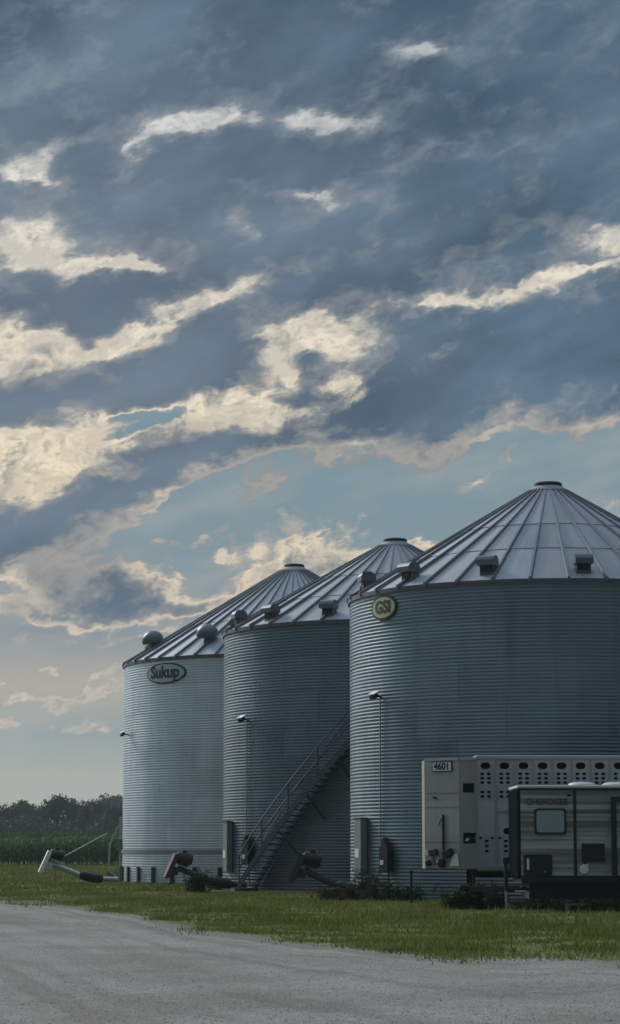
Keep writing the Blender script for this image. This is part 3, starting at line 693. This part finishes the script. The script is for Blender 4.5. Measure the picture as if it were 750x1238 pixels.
# ---------------------------------------------------------------- stair on the middle bin
def stair():
    cx, cy, Rr, H = B2; root = thing('bin_staircase', 'galvanized staircase with handrails curving up round the middle grain bin', 'staircase', (cx, cy, 0), -math.atan2(cx, cy))
    ri, ro = Rr + .14, Rr + .86; rm = (ri + ro) / 2; n = 44; th = lambda t: R(-49.5 + 65 * t); zz = lambda t: .12 + (8.6 - .12) * t
    def ribbon(r_, up, dn, w):
        m = MB(); N_ = 60
        for i in range(N_ + 1):
            t = i / N_; a = th(t); z_ = zz(t)
            for (dr, dz) in ((-w, dn), (w, dn), (w, up), (-w, up)): m.v.append(pol(a, r_ + dr, max(z_ + dz, .01)))
            if i:
                b = (i - 1) * 4
                for k in range(4): m.f.append((b + k, b + 4 + k, b + 4 + (k + 1) % 4, b + (k + 1) % 4))
        return m
    for r_ in (ri, ro): ribbon(r_, .13, -.15, .022).build('stringer', STAIR, root)
    for k in range(n):
        t = (k + .5) / n; a = th(t); T_ = frame(a)
        MB().box(pol(a, rm, zz(t)), (.25, ro - ri - .05, .035), M=T_).build('tread', STAIR, root)
    for nm, dz in (('handrail', 1.02), ('midrail', .56)):
        MB().tube([pol(th(i / 60), ro, zz(i / 60) + dz) for i in range(61)], .022, 6).build(nm, STAIR, root)
    MB().tube([pol(th(i / 60), ri, zz(i / 60) + 1.02) for i in range(61)], .02, 6).build('handrail', STAIR, root)
    for t in (.01, .15, .29, .43, .57, .71, .85, .99):
        a = th(t); MB().bar(pol(a, ro, zz(t) - .12), pol(a, ro, zz(t) + 1.02), .045).build('post', STAIR, root)
    for t in (.24, .38, .52, .66, .80, .94):
        a = th(t); MB().bar(pol(a, ro, zz(t) - .15), pol(a + R(2.2), Rr + .03, zz(t) - .95), .05).build('brace', STAIR, root)
    a = th(0); m = MB()
    for s in (-.15, .15): m.box(pol(a + s * .15, rm, .05), (.12, .7, .1), M=frame(a))
    m.build('foot_plate', DARK, root)
stair()

# ---------------------------------------------------------------- unloading augers
def auger(label, px, py, D, out_l, tube_m, guard_m, motor_m, rot, group, S_=1.0, pale=False, tail=None):
    # local x runs from the power head (0) towards the bin, z up
    p = at(px, py, D); root = thing('unloading_auger', label, 'auger', (p.x, D, 0), rot, group)
    zh = .95 * S_; L = out_l
    a, b = Vector((.10, 0, zh - .12)), Vector((L * .45, 0, zh * .40)); c, d = Vector((L * .78, 0, .22)), Vector((L, 0, .20))
    MB().tube([a, b], .105 * S_, 14).build('tube', tube_m, root, True)
    sl = MB().tube([b, Vector((L * .50, 0, zh * .38)), Vector((L * .62, 0, .27)), c], [.12 * S_, .17 * S_, .19 * S_, .16 * S_], 14).build('sleeve', DARK, root, True)
    MB().tube([c, d], .10 * S_, 14).build('flange_tube', LGREY if pale else DARK, root, True)
    M = Matrix.Rotation(R(24), 3, 'Y')
    g = MB()
    poly = [(-.10, -.42), (.02, -.46), (.13, -.30), (.15, .30), (.06, .42), (-.08, .40)]
    g.prism([(x * S_, z * S_) for x, z in [(-.075, -.50), (.055, -.50), (.085, -.42), (.085, .36), (.03, .42), (-.075, .42)]], .62 * S_, (-.10, 0, zh - .02), M)
    g.build('belt_guard', guard_m, root)
    mo = MB().lathe([(.10, -.30), (.20, -.26), (.215, 0), (.20, .24), (.12, .28)], 18, (.36 * S_, 0, zh + .20 * S_), Matrix.Rotation(R(90 + 10), 3, 'Y')).build('motor', motor_m, root, True)
    MB().box((.36 * S_, 0, zh + .44 * S_), (.16, .14, .10), bev=.01).build('terminal_box', motor_m, mo)
    MB().box((.30 * S_, 0, zh - .02), (.36 * S_, .24, .08), M=Matrix.Rotation(R(18), 3, 'Y')).build('motor_mount', tube_m, root)
    MB().box((.02, 0, zh - .22 * S_), (.26 * S_, .26 * S_, .26 * S_), M=Matrix.Rotation(R(20), 3, 'Y'), bev=.02).build('gear_head', guard_m, root)
    if pale:
        m = MB().bar((.30, .10, zh - .2), (.26, .22, 0), .04).bar((.30, -.10, zh - .2), (.26, -.22, 0), .04).build('support_leg', GREY, root)
    if tail: MB().tube([(.45, 0, zh + .05), tail], .022, 6).build('tie_rod', LGREY, root)
    return root
AG = 'unloading augers reaching out of the bins'
# power head positions are the left ends; each tube runs right and back to its bin
auger('pale unloading auger with a white guard, on the lawn left of the farthest bin', 58, 1040, 91.5, 2.75, LGREY, WHITE, BLACK, R(10), AG, pale=True, tail=(2.35, .6, 2.0))
auger('dark unloading auger with a brown guard, its tube buried in weeds', 211, 1040, 79.5, 2.5, DARK, RUST, RUST, R(12), AG, S_=.95)
auger('dark reddish unloading auger standing right of the foot of the staircase', 364, 1045, 69.5, 2.35, RUST, RUST, DARK, R(-4), AG, S_=.98)

# ---------------------------------------------------------------- livestock trailer
ALU = galvanized('dull_aluminium', (.40, .43, .44), .42, .98, .9, tone=.28, metal=.35)
ALUN = galvanized('nose_aluminium', (.42, .41, .375), .5, .6, .9, tone=.2, metal=.35)
ALUD = galvanized('corner_aluminium', (.33, .33, .31), .5, 1.2, .9, tone=.12, metal=.4)
INSIDE = simple('trailer_interior_shade', (.012, .013, .015), .9, 0, .3)  # near-black colour carries the shade inside the trailer behind its openings
def grid_panel(x0, x1, z0, z1, holes, y, th, name, mat, root, M=None, off=(0, 0, 0), rnd=False):
    xs = sorted({x0, x1, *[h[0] for h in holes], *[h[1] for h in holes]}); zs = sorted({z0, z1, *[h[2] for h in holes], *[h[3] for h in holes]})
    V = []; Fc = []; UV = []
    M = M or Matrix.Identity(3); off = Vector(off)
    def q(ps):
        b = len(V)
        for p in ps: V.append(off + M @ Vector(p)); UV.append((p[0] + p[1], p[2]))
        Fc.append((b, b + 1, b + 2, b + 3))
    for i in range(len(xs) - 1):
        for j in range(len(zs) - 1):
            xm, zm = (xs[i] + xs[i+1]) / 2, (zs[j] + zs[j+1]) / 2
            if any(h[0] < xm < h[1] and h[2] < zm < h[3] for h in holes): continue
            q([(xs[i], y, zs[j]), (xs[i+1], y, zs[j]), (xs[i+1], y, zs[j+1]), (xs[i], y, zs[j+1])])
    if rnd:                                  # rounded corners inside every opening
        for (a, b_, c, d) in holes:
            cr = min(b_ - a, d - c) * .48
            for (cx_, cz_, sx_, sz_) in ((a, c, 1, 1), (b_, c, -1, 1), (b_, d, -1, -1), (a, d, 1, -1)):
                pts = [(cx_, y, cz_)] + [(cx_ + sx_ * cr * (1 - math.sin(t)), y, cz_ + sz_ * cr * (1 - math.cos(t))) for t in (0, .52, 1.05, 1.57)]
                pts = [(cx_, y, cz_), (cx_ + sx_ * cr, y, cz_), (cx_ + sx_ * cr * .5, y, cz_ + sz_ * cr * .13), (cx_ + sx_ * cr * .13, y, cz_ + sz_ * cr * .5), (cx_, y, cz_ + sz_ * cr)]
                q3 = len(V); V.extend(off + M @ Vector(p) for p in pts); UV.extend((p[0], p[2]) for p in pts); Fc.append(tuple(range(q3, q3 + 5)))
    for (a, b_, c, d) in holes + [(x1, x0, z0, z1)]:
        q([(a, y, c), (a, y + th, c), (b_, y + th, c), (b_, y, c)]); q([(a, y, d), (b_, y, d), (b_, y + th, d), (a, y + th, d)])
        q([(a, y, c), (a, y, d), (a, y + th, d), (a, y + th, c)]); q([(b_, y, c), (b_, y + th, c), (b_, y + th, d), (b_, y, d)])
    return mesh_obj(name, V, Fc, mat, root, uv=UV)
def stock_trailer():
    D = 60.0; px2x = lambda px: (px - 375) / 2800 * D; X0 = px2x(575)
    z = lambda py: at(375, py, D).z
    root = thing('livestock_trailer', 'long aluminium livestock trailer with punched air holes, parked behind the camper', 'livestock trailer', (X0, D, 0))
    zt, zb = z(915.5), z(1051); L = 13.4; Wd = 2.45; cw = .491
    # perforated near side
    holes = []
    for i in range(int(L / cw)):
        xc = (i + .5) * cw
        holes.append((xc - .135, xc + .115, z(930), z(922)))
        for (ya) in (935.7, 941.0, 946.2): 
            for s in (-.095, .075): holes.append((xc + s - .05, xc + s + .055, z(ya + 1.7), z(ya - 1.5)))
        for ya in (957.6, 963.0):
            for s in (-.095, .075): holes.append((xc + s - .05, xc + s + .055, z(ya + 1.7), z(ya - 1.5)))
        if i != 0: holes.append((xc - .06, xc + .15, z(1009), z(1001)))
        for ya in (1017, 1023, 1029): holes.append((xc - .05, xc + .055, z(ya + 1.7), z(ya - 1.5)))
        for s in (-.15, .15): holes.append((xc + s - .04, xc + s + .04, z(1013.5 + 1.3), z(1013.5 - 1.3)))
    # round the top openings a little: chamfer strips are part of the posts; panels are one sheet
    side = grid_panel(0, L, zb, zt, holes, 0, .03, 'side_panel', ALU, root, rnd=True)
    grid_panel(0, L, zb, zt, [h for h in holes], 0, -.03, 'side_panel', ALU, root, off=(0, Wd, 0))
    m = MB()
    for i in range(int(L / cw) + 1): m.box((i * cw, -.012, (zt + zb) / 2 - .03), (.055, .022, zt - zb - .10))
    m.build('side_posts', ALU, root)
    MB().box((L / 2, Wd / 2, (z(1001) + z(1003)) / 2 + .9), (L - .05, Wd - .15, .05)).build('upper_deck', INSIDE, root)
    MB().box((L / 2, Wd / 2, zb + .05), (L, Wd - .08, .09)).build('floor', DARK, root)
    MB().box((L / 2, Wd / 2, (zt + zb) / 2), (L - .1, .05, zt - zb - .1)).build('interior_shade_sheet', INSIDE, root)  # added dark sheet, its colour gives the interior shade seen through the holes
    MB().box((L / 2, -.02, zt + .0), (L + .02, .07, .09), bev=.015).box((L / 2, Wd + .02, zt), (L + .02, .07, .09), bev=.015).build('top_rail', LGREY, root)
    MB().box((L / 2, -.02, zb + .02), (L, .06, .13), bev=.01).box((L / 2, Wd + .02, zb + .02), (L, .06, .13), bev=.01).build('bottom_rail', ALUD, root)
    MB().box((L / 2, Wd / 2, zt + .03), (L, Wd - .06, .04)).build('roof', LGREY, root)
    MB().box((L, Wd / 2, (zt + zb) / 2), (.04, Wd, zt - zb)).build('rear_gate', ALU, root)
    MB().box((cw * 1.5 + .35, -.026, z(981.5)), (1.2, .012, .03)).build('side_strap', ALUD, root)
    # dark band beside the nose, and the tapered nose
    xa, xb, xc = px2x(515) - X0, px2x(554) - X0, 0.0; zt2 = z(917.5)
    wins = [(xb + .10, xc - .06, z(958.5), z(947)), (xb + .10, xc - .02, z(1020), z(1007))]
    cor = grid_panel(xb, xc - .001, zb, zt2, wins, 0.0, .03, 'corner_panel', ALUD, root)
    for q_ in (1013, 953): MB().box(((xb + xc) / 2, .12, z(q_)), (.36, .02, .34)).build('window_shade_plate', INSIDE, cor)  # dark plates behind the windows, interior shade put into their colour
    MB().prism([(-.05, -.06), (.02, -.07), (.06, .0), (-.01, .02)], .01, (xb + .20, .05, z(1014)), None).build('torn_sheet', WHITE, cor)
    dy = .62; n = math.hypot(xb - xa, dy); ang = math.atan2(-dy, xb - xa); M = Matrix.Rotation(ang, 3, 'Z')
    nose = grid_panel(0, n, zb + .02, zt2 - .02, [], 0, .03, 'nose_panel', ALUN, root, M=M, off=(xa, dy, 0)); tag(nose, 'pale stained nose panel')
    MN = M; PN = lambda u, o_, zz: Vector((xa, dy, 0)) + M @ Vector((u, -o_, 0)) + Vector((0, 0, zz))
    MB().box(((xa) - .0, (dy + Wd - .4) / 2 + .1, (zb + zt2) / 2), (.03, Wd - dy - .4, zt2 - zb)).build('front_wall', ALUN, root)
    g = MB(); g.quad((xa, dy, zt2), (xb, 0, zt2), (0, 0, zt2), (0, Wd, zt2), (xb, Wd, zt2), (xa, Wd - dy, zt2)); g.build('nose_roof', LGREY, root)
    g = MB(); g.quad((xa, dy, zb + .02), (xa, Wd - dy, zb + .02), (xb, Wd, zb + .02), (0, Wd, zb + .02), (0, 0, zb + .02), (xb, 0, zb + .02)); g.build('nose_floor', DARK, root)
    g = MB(); g.quad((xb, Wd, zb), (xa, Wd - dy, zb), (xa, Wd - dy, zt2), (xb, Wd, zt2)).quad((0, Wd, zb), (xb, Wd, zb), (xb, Wd, zt2), (0, Wd, zt2)); g.build('nose_panel', ALUN, root)
    MB().bar(PN(0, .01, zt2), PN(n, .01, zt2), .06, .07).bar((xb, -.01, zt2), (0, -.01, zt2), .06, .07).build('nose_rail', LGREY, root)
    MB().bar(PN(.0, .012, z(975.6)), PN(n, .012, z(975.6)), .012, .02).bar(PN(.0, .012, z(958.5)), PN(n, .012, z(958.5)), .012, .015).bar(PN(0, .012, z(1018)), PN(n, .012, z(1018)), .012, .012).build('panel_seam', ALUD, nose)
    # number plate
    u = n * .52; pl = MB().box(PN(u, .03, z(926.5)), (.62, .012, .26), M=MN, bev=.004).build('number_plate', INK, nose)
    MB().box(PN(u, .037, z(926.5)), (.57, .008, .22), M=MN).build('plate_face', simple('plate_face', (.62, .66, .68), .5, 0, .1), pl)
    MT = M @ Matrix(((1, 0, 0), (0, 0, -1), (0, 1, 0)))
    text_part('4601', .25, INK, 'lettering', pl, MT, PN(u, .046, z(926.5)), bold=.008, sx=.95)
    # landing crank, hoses, lamps on the nose
    MB().tube([PN(n * .57, .07, z(985)), PN(n * .57, .07, z(1035))], .035, 8).build('crank_shaft', DARK, nose)
    MB().tube([PN(n * .57, .07, z(986)), PN(n * .42, .08, z(999))], .014, 6).build('crank_handle', DARK, nose)
    MB().box(PN(n * .30, .03, z(964.5)), (.12, .03, .05), M=MN @ Matrix.Rotation(R(15), 3, 'Y')).build('latch', RUST, nose)
    for (uf, py, w_, h_, mt) in ((.27, 1031, .24, .17, RUST), (.70, 1032, .30, .20, DARK), (.52, 1044, .16, .22, DARK), (.12, 1044, .12, .15, BLACK)):
        MB().box(PN(n * uf, .08, z(py)), (w_, .14, h_), M=MN @ Matrix.Rotation(R(random.uniform(-25, 25)), 3, 'Y'), bev=.03).build('hose_box', mt, nose)
    MB().tube([PN(n * .27, .12, z(1034)), PN(n * .4, .16, z(1046)), PN(n * .55, .14, z(1040)), PN(n * .7, .12, z(1034))], .022, 6).build('air_hose', BLACK, nose)
    for (uf, py, w_, h_) in ((.89, 1040, .15, .30), (.41, 1041, .07, .14), (.05, 1031, .07, .14)):
        MB().prism([(-w_, -h_ / 2), (w_ * .9, -h_ / 2), (w_ * .5, h_ / 2), (-w_ * .3, h_ / 2)], .02, PN(n * uf, .05, z(py)), MN).build('reflector', WHITE, nose)
    # landing legs and wheels
    for y_ in (.5, Wd - .5):
        MB().box((-.10, y_, (zb + .08) / 2 + .02), (.10, .10, zb - .06)).box((-.10, y_, .03), (.3, .3, .05)).build('landing_leg', DARK, root)
    for i, xw in enumerate((9.6, 10.85)):
        for y_ in (.28, Wd - .28):
            w = MB().lathe([(.30, -.13), (.50, -.13), (.53, -.08), (.53, .08), (.50, .13), (.30, .13)], 28, (xw, y_, .53), Matrix.Rotation(R(90), 3, 'X')).build('wheel', RUBBER, root, True)
            MB().lathe([(.05, -.06), (.29, -.10), (.29, .10), (.05, .06)], 20, (xw, y_, .53), Matrix.Rotation(R(90), 3, 'X')).build('rim', LGREY, w, True)
    MB().bar((.0, .7, zb - .12), (L, .7, zb - .12), .1, .2).bar((.0, Wd - .7, zb - .12), (L, Wd - .7, zb - .12), .1, .2).build('chassis', DARK, root)
stock_trailer()

# ---------------------------------------------------------------- camper
def camper():
    D = 56.0; X0 = (625.5 - 375) / 2800 * D; z = lambda py: at(375, py, D).z; x = lambda px: (px - 375) / 2800 * D - X0
    root = thing('camper_trailer', 'grey striped camper trailer with black trim in front of the livestock trailer', 'camper', (X0, D, 0))
    zt, zb = z(953), z(1060); L = 8.6; Wd = 2.4
    def clad():
        m, n, b = new_mat('striped_camper_cladding'); p = n.n.new('ShaderNodeTexCoord').outputs['Object']; px_, py_, pz = n.sep(p)
        s1 = n.noise(n.xyz(n.mul(px_, .10), 0.0, n.mul(pz, 5.5)), 1.0, 3, .6); s2 = n.noise(n.xyz(n.mul(px_, .35), 3.0, n.mul(pz, 26)), 1.0, 3, .7)
        c = n.mix(n.ss(s1, .42, .58), (.19, .195, .20), (.44, .44, .43))
        c = n.scale(c, n.add(.55, n.mul(s2, .9)))
        # the printed graphic: a darker field across window height
        fld = n.mul(n.ss(pz, z(1013), z(1012)), n.ss(pz, z(977), z(979)))
        c = n.mix(n.mul(fld, .55), c, n.scale(c, .55))
        n.put(b.inputs['Base Color'], c); b.inputs['Roughness'].default_value = .38; b.inputs['Specular IOR Level'].default_value = .4
        sw = n.m('FRACT', n.mul(pz, 9.0)); bp = n.n.new('ShaderNodeBump'); bp.inputs[0].default_value = .6; bp.inputs[1].default_value = .012
        n.put(bp.inputs['Height'], n.m('MINIMUM', n.mul(sw, 6.0), 1.0)); n.l.new(bp.outputs[0], b.inputs['Normal']); return m
    CL = clad(); TR = simple('black_trim', (.012, .013, .016), .4, 0, .2); CREAM = simple('cream_roof_membrane', (.62, .60, .55), .7, 0, .15)
    GL = simple('camper_window_glass', (.26, .32, .34), .12, 0, .08, spec=.8); DG = simple('dark_glass', (.015, .018, .02), .12, 0, .1)
    MB().box((L / 2, Wd / 2, (zt + zb) / 2), (L - .04, Wd, zt - zb)).build('body', CL, root)
    MB().box((.0, Wd / 2, (zt + zb) / 2 - .03), (.09, Wd + .03, zt - zb + .02), bev=.03).build('end_cap', simple('dark_end_cap', (.014, .016, .020), .95, 0, .2, spec=0), root)
    rf = MB().box((L / 2, Wd / 2, zt + .035), (L + .06, Wd + .06, .07), bev=.02).build('roof', CREAM, root)
    MB().box((L / 2, -.02, zt - .03), (L + .05, .03, .045)).build('gutter_rail', TR, root)
    for (pa, w_) in ((706.5, .68), (752, .85), (860, .5)):
        c = (x(pa), .8, zt + .06); 
        MB().lathe([(w_ / 2, 0), (w_ / 2, .04), (w_ * .44, .08), (w_ * .3, .105), (.03, .115)], 24, c).build('roof_vent', LGREY, rf, True)
    MB().box((L / 2, Wd / 2, zb - .06), (L - .1, Wd + .02, .17)).build('skirt', TR, root)
    MB().box((L / 2, Wd / 2, zb - .33), (L - .5, Wd - .30, .42)).build('underbody_shade_box', DARK, root)  # underbody deepened towards the ground, its near-black colour painting the shade beneath
    for pa in (692.5,): MB().box((x(pa), -.012, (zt + zb) / 2), (.07, .02, zt - zb)).build('corner_trim', TR, root)
    def window(px0, px1, py0, py1, glass, nm='window', rad=.07):
        cx, cz, w_, h_ = (x(px0) + x(px1)) / 2, (z(py0) + z(py1)) / 2, x(px1) - x(px0), z(py0) - z(py1)
        f = MB().box((cx, -.02, cz), (w_, .045, h_), bev=.0)
        bm = bmesh.new(); bmesh.ops.create_cube(bm, size=1)
        for v in bm.verts: v.co = Vector((v.co.x * w_, v.co.y * .045, v.co.z * h_))
        bmesh.ops.bevel(bm, geom=[e for e in bm.edges if abs(e.verts[0].co.y - e.verts[1].co.y) > .01], offset=rad, segments=5, affect='EDGES', profile=.5)
        me = bpy.data.meshes.new(nm); bm.to_mesh(me); 
        o = bpy.data.objects.new(nm, me); COL.objects.link(o); me.materials.append(TR); o.parent = root; o.location = (cx, -.022, cz)
        for v in bm.verts: v.co = Vector((v.co.x * (w_ - .10) / w_, v.co.y * .8, v.co.z * (h_ - .10) / h_))
        me2 = bpy.data.meshes.new('pane'); bm.to_mesh(me2); bm.free(); o2 = bpy.data.objects.new('pane', me2); COL.objects.link(o2); me2.materials.append(glass); o2.parent = o; o2.location = (0, -.010, 0)
        return o
    window(644, 682, 977.5, 1009, GL)
    h = window(630.5, 664.5, 1033.5, 1058.5, TR, 'storage_hatch', .05)
    MB().box((-.24, -.04, .02), (.055, .02, .26), bev=.006).build('hatch_sticker', WHITE, h); MB().box((.16, -.035, -.16), (.05, .02, .03)).build('latch', GREY, h)
    v = window(700, 727.5, 1020, 1041.5, DG, 'furnace_vent', .02)
    m = MB()
    for k in range(6): m.box((0, -.03, -.16 + k * .064), (.44, .02, .012))
    m.build('louvre', TR, v)
    MB().lathe([(.10, -.012), (.115, 0), (.10, .012)], 16, (x(702.5), -.02, z(1051.5)), Matrix.Rotation(R(90), 3, 'X')).box((x(704), -.015, z(1046)), (.16, .02, .05)).build('water_inlet', WHITE, root)
    MB().box((x(703), -.02, z(1043.5)), (.10, .02, .04)).build('marker_light', DARK, root)
    MB().box((x(686), -.006, z(961.5)), (.09, .01, .05)).build('badge', DARK, root)
    MX = Matrix(((1, 0, 0), (0, 0, -1), (0, 1, 0)))
    text_part('CHEROKEE', .205, simple('camper_lettering', (.06, .06, .055), .5), 'lettering', root, MX, (x(659), -.010, z(970)), bold=.003, sx=.98)
    # slide-out with its black frame
    so = MB().box((x(742) + 1.5, .05, (z(966) + z(1058)) / 2), (3.0, .34, z(966) - z(1058))).build('slide_out', CL, root)
    fr = MB()
    xa, xb_, za, zc = x(735.5), x(735.5) + 3.2, z(964), z(1058.5)
    fr.box(((xa + .055), -.135, (za + zc) / 2), (.12, .05, za - zc)).box((xb_, -.135, (za + zc) / 2), (.12, .05, za - zc)).box(((xa + xb_) / 2, -.137, za - .045), (xb_ - xa, .05, .10)).build('slide_out_frame', TR, so)
    for q in ((.34, 1.15), (1.55, 2.6)):
        w0 = MB().box((x(742) + (q[0] + q[1]) / 2 - .25, -.135, z(995)), (q[1] - q[0], .05, .68), bev=.02).build('window', TR, so); MB().box((x(742) + (q[0] + q[1]) / 2 - .25, -.155, z(995)), (q[1] - q[0] - .09, .02, .59)).build('pane', DG, w0)
    dr = MB().box((6.6, -.02, zb + .98), (.72, .05, 1.9), bev=.02).build('door', CL, root); MB().box((6.6, -.05, zb + 1.4), (.4, .02, .6)).build('pane', DG, dr); MB().box((6.3, -.06, zb + .9), (.06, .04, .14)).build('handle', GREY, dr)
    # tongue, jack, wheels, steps
    tz = .50
    t = MB().bar((.15, .35, tz), (-1.15, Wd / 2, tz), .10, .13).bar((.15, Wd - .35, tz), (-1.15, Wd / 2, tz), .10, .13).build('tongue', DARK, root)
    MB().box((-1.25, Wd / 2, tz + .03), (.26, .14, .14), bev=.03).build('hitch_coupler', DARK, t)
    jx = x(610.5)
    j = MB().box((jx, .30, .86), (.09, .09, .75)).box((jx, .30, 1.20), (.16, .14, .16), bev=.02).build('jack', DARK, root)
    MB().box((jx, .30, .25), (.055, .055, .48)).box((jx, .30, .02), (.2, .2, .03)).build('jack_foot', simple('zinc_jack_leg', (.33, .30, .27), .6, .2), j)
    MB().bar((jx, .30, tz), (.5, .36, tz), .07).build('jack_arm', DARK, j)
    MB().box((x(627), .05, z(1078)), (.28, .05, .04), bev=.01).build('step_edge', LGREY, root)
    for xw in (4.5, 5.35):
        for y_ in (.14, Wd - .14):
            w = MB().lathe([(.2, -.10), (.34, -.10), (.36, -.06), (.36, .06), (.34, .10), (.2, .10)], 24, (xw, y_, .36), Matrix.Rotation(R(90), 3, 'X')).build('wheel', RUBBER, root, True)
            MB().lathe([(.03, -.05), (.2, -.09), (.2, .09), (.03, .05)], 16, (xw, y_, .36), Matrix.Rotation(R(90), 3, 'X')).build('rim', GREY, w, True)
    for xs_ in (.7, L - .7):
        for y_ in (.25, Wd - .25): MB().bar((xs_, y_, zb - .2), (xs_ - .25, y_, .03), .06).box((xs_ - .25, y_, .02), (.2, .16, .03)).build('stabiliser_leg', DARK, root)
    MB().box((x(660), .7, .42), (.5, .6, .3), bev=.04).build('holding_tank', DARK, root)
camper()
def block(px, py, D, s, label):
    p = gnd(px, py); o = thing('concrete_block', label, 'concrete block', (p.x, p.y, 0), R(8))
    mm = simple('weathered_block', (.10, .105, .10), .9, 0, .25); m = grid_panel(-.28, .28, .0, .2, [(-.22, -.03, .04, .16), (.03, .22, .04, .16)], -.1, .2, 'body', mm, o)
block(699, 1103.5, 56, 1, 'weathered grey hollow block on the grass under the camper')

# ---------------------------------------------------------------- weeds along the bins
WEEDM = blade_mat('weed_leaves', [(0, (.012, .026, .008)), (.5, (.026, .052, .014)), (1, (.06, .085, .028))])
DEADM = blade_mat('dry_weed_leaves', [(0, (.035, .03, .02)), (.5, (.06, .055, .034)), (1, (.11, .10, .06))])
def weed_mesh(seed, W_, H, n, mat, ls=.05):
    r = np.random.default_rng(seed); t = []; ns = max(6, n // 22)
    for k in range(ns):
        bx = r.normal(0, W_ * .26, 2); h = H * r.uniform(.45, 1.05); lean = r.normal(0, .22, 2) * h
        m_ = 22; tt = r.random(m_) ** .8; P = np.stack([bx[0] + lean[0] * tt, bx[1] * .5 + lean[1] * tt, h * tt], -1) + r.normal(0, .035, (m_, 3)) * [1, 1, .5]
        P[:, 2] = np.abs(P[:, 2]); u = r.normal(0, 1, (m_, 3)); u /= np.linalg.norm(u, axis=1)[:, None]; v = np.cross(u, r.normal(0, 1, (m_, 3))); v /= np.linalg.norm(v, axis=1)[:, None]
        s = r.uniform(.6, 1.5, (m_, 1)) * ls; t.append(np.stack([P - u * s * .4, P + v * s, P + u * s * .4 - v * s * .5], 1).reshape(-1, 3))
        s0 = np.array([bx[0], bx[1] * .5, 0]); s1 = s0 + [lean[0], lean[1], h * 1.02]; t.append(np.stack([s0 - [.008, 0, 0], s0 + [.008, 0, 0], s1]))
    co = np.concatenate(t); return fast_mesh('weed_clump', co, np.arange(len(co)).reshape(-1, 3), mat)
WG = 'weed clumps growing along the bin walls and trailers'
WL = [ # px, py(base), width px, height px, n, mat, label
 (238, 1080, 26, 26, 900, WEEDM, 'round dark weed clump over the tube of the auger in front of the farthest bin'),
 (262, 1076, 26, 14, 500, WEEDM, 'low weeds between the dark auger and the corner of the middle bin'),
 (285, 1074, 20, 22, 400, WEEDM, 'thin weeds at the foot of the service panel on the middle bin'),
 (304, 1074, 22, 30, 500, WEEDM, 'tall thin weeds in front of the lowest stair treads'),
 (352, 1076, 90, 7, 700, WEEDM, 'low grass fringe along the foot of the middle bin right of the staircase'),
 (402, 1090, 36, 15, 800, DEADM, 'dry brownish weeds round the end of the auger in front of the middle bin'),
 (425, 1090, 26, 16, 500, DEADM, 'dry tangled stalks in front of the left corner of the right bin'),
 (441, 1088, 26, 32, 700, WEEDM, 'bushy dark weed in front of the service panel of the right bin'),
 (462, 1090, 30, 24, 600, WEEDM, 'weeds below the conduit box of the right bin'),
 (490, 1090, 40, 18, 700, WEEDM, 'low dark weeds along the foot of the right bin, left of the stock trailer'),
 (525, 1089, 40, 8, 400, WEEDM, 'sparse short weeds under the nose of the stock trailer'),
 (557, 1100, 32, 22, 900, WEEDM, 'dense dark weeds in front of the landing legs of the stock trailer'),
 (582, 1100, 36, 28, 1000, WEEDM, 'tallest dense weeds between the stock trailer and the camper jack'),
 (602, 1101, 22, 20, 500, WEEDM, 'dark weeds around the camper jack'),
 (650, 1102, 60, 12, 900, WEEDM, 'low dark weeds under the front of the camper'),
 (735, 1103, 90, 14, 1200, WEEDM, 'low dark weeds under the camper at the right edge of the picture'),
 (140, 1064, 24, 9, 300, WEEDM, 'short weeds at the foot of the ladder on the farthest bin'),
 (185, 1066, 60, 5, 500, WEEDM, 'thin grass fringe along the foot of the farthest bin'),
]
for i, (px, py, wp, hp, n, mt, lb) in enumerate(WL):
    p = gnd(px, py); sc = p.y / 2800; o = weed_mesh(100 + i, wp * sc, hp * sc * 1.15, int(n * 1.7), mt); o.location = (p.x, p.y, 0); tag(o, lb, 'weeds', WG)
m = MB()
for i, px in enumerate((496, 570)):
    p = gnd(px, 1091 if i == 0 else 1093); q = (62.2 if i == 0 else 61.2)
for i, (px, D, zt_, lb) in enumerate(((496, 63.2, .85, 'thin dark steel post in the weeds left of the stock trailer nose'), (571, 58.8, .80, 'thin dark steel post in the weeds below the stock trailer corner'))):
    xw = (px - 375) / 2800 * D
    if i == 0: o = MB().box((0, 0, zt_ / 2), (.07, .05, zt_)).box((0, .0, zt_ + .01), (.12, .09, .03)).build('steel_post', DARK); o0 = o
    else: o = o0.copy(); COL.objects.link(o)
    o.location = (xw, D, 0); tag(o, lb, 'post', 'steel posts in the weeds')

# ---------------------------------------------------------------- hazy evening air
hz = MB().box((0, 420, 9.5), (1100, 900, 21)).build('haze', None); hz.data.materials.clear()
hm = bpy.data.materials.new('haze'); hm.use_nodes = True; hm.node_tree.nodes.clear()
vo = hm.node_tree.nodes.new('ShaderNodeVolumePrincipled'); vo.inputs['Density'].default_value = HAZE; vo.inputs['Color'].default_value = (.80, .88, .95, 1); vo.inputs['Anisotropy'].default_value = .2
mo = hm.node_tree.nodes.new('ShaderNodeOutputMaterial'); hm.node_tree.links.new(vo.outputs[0], mo.inputs[1]); hz.data.materials.append(hm)
tag(hz, 'thin evening haze over the fields', 'haze', kind='stuff')
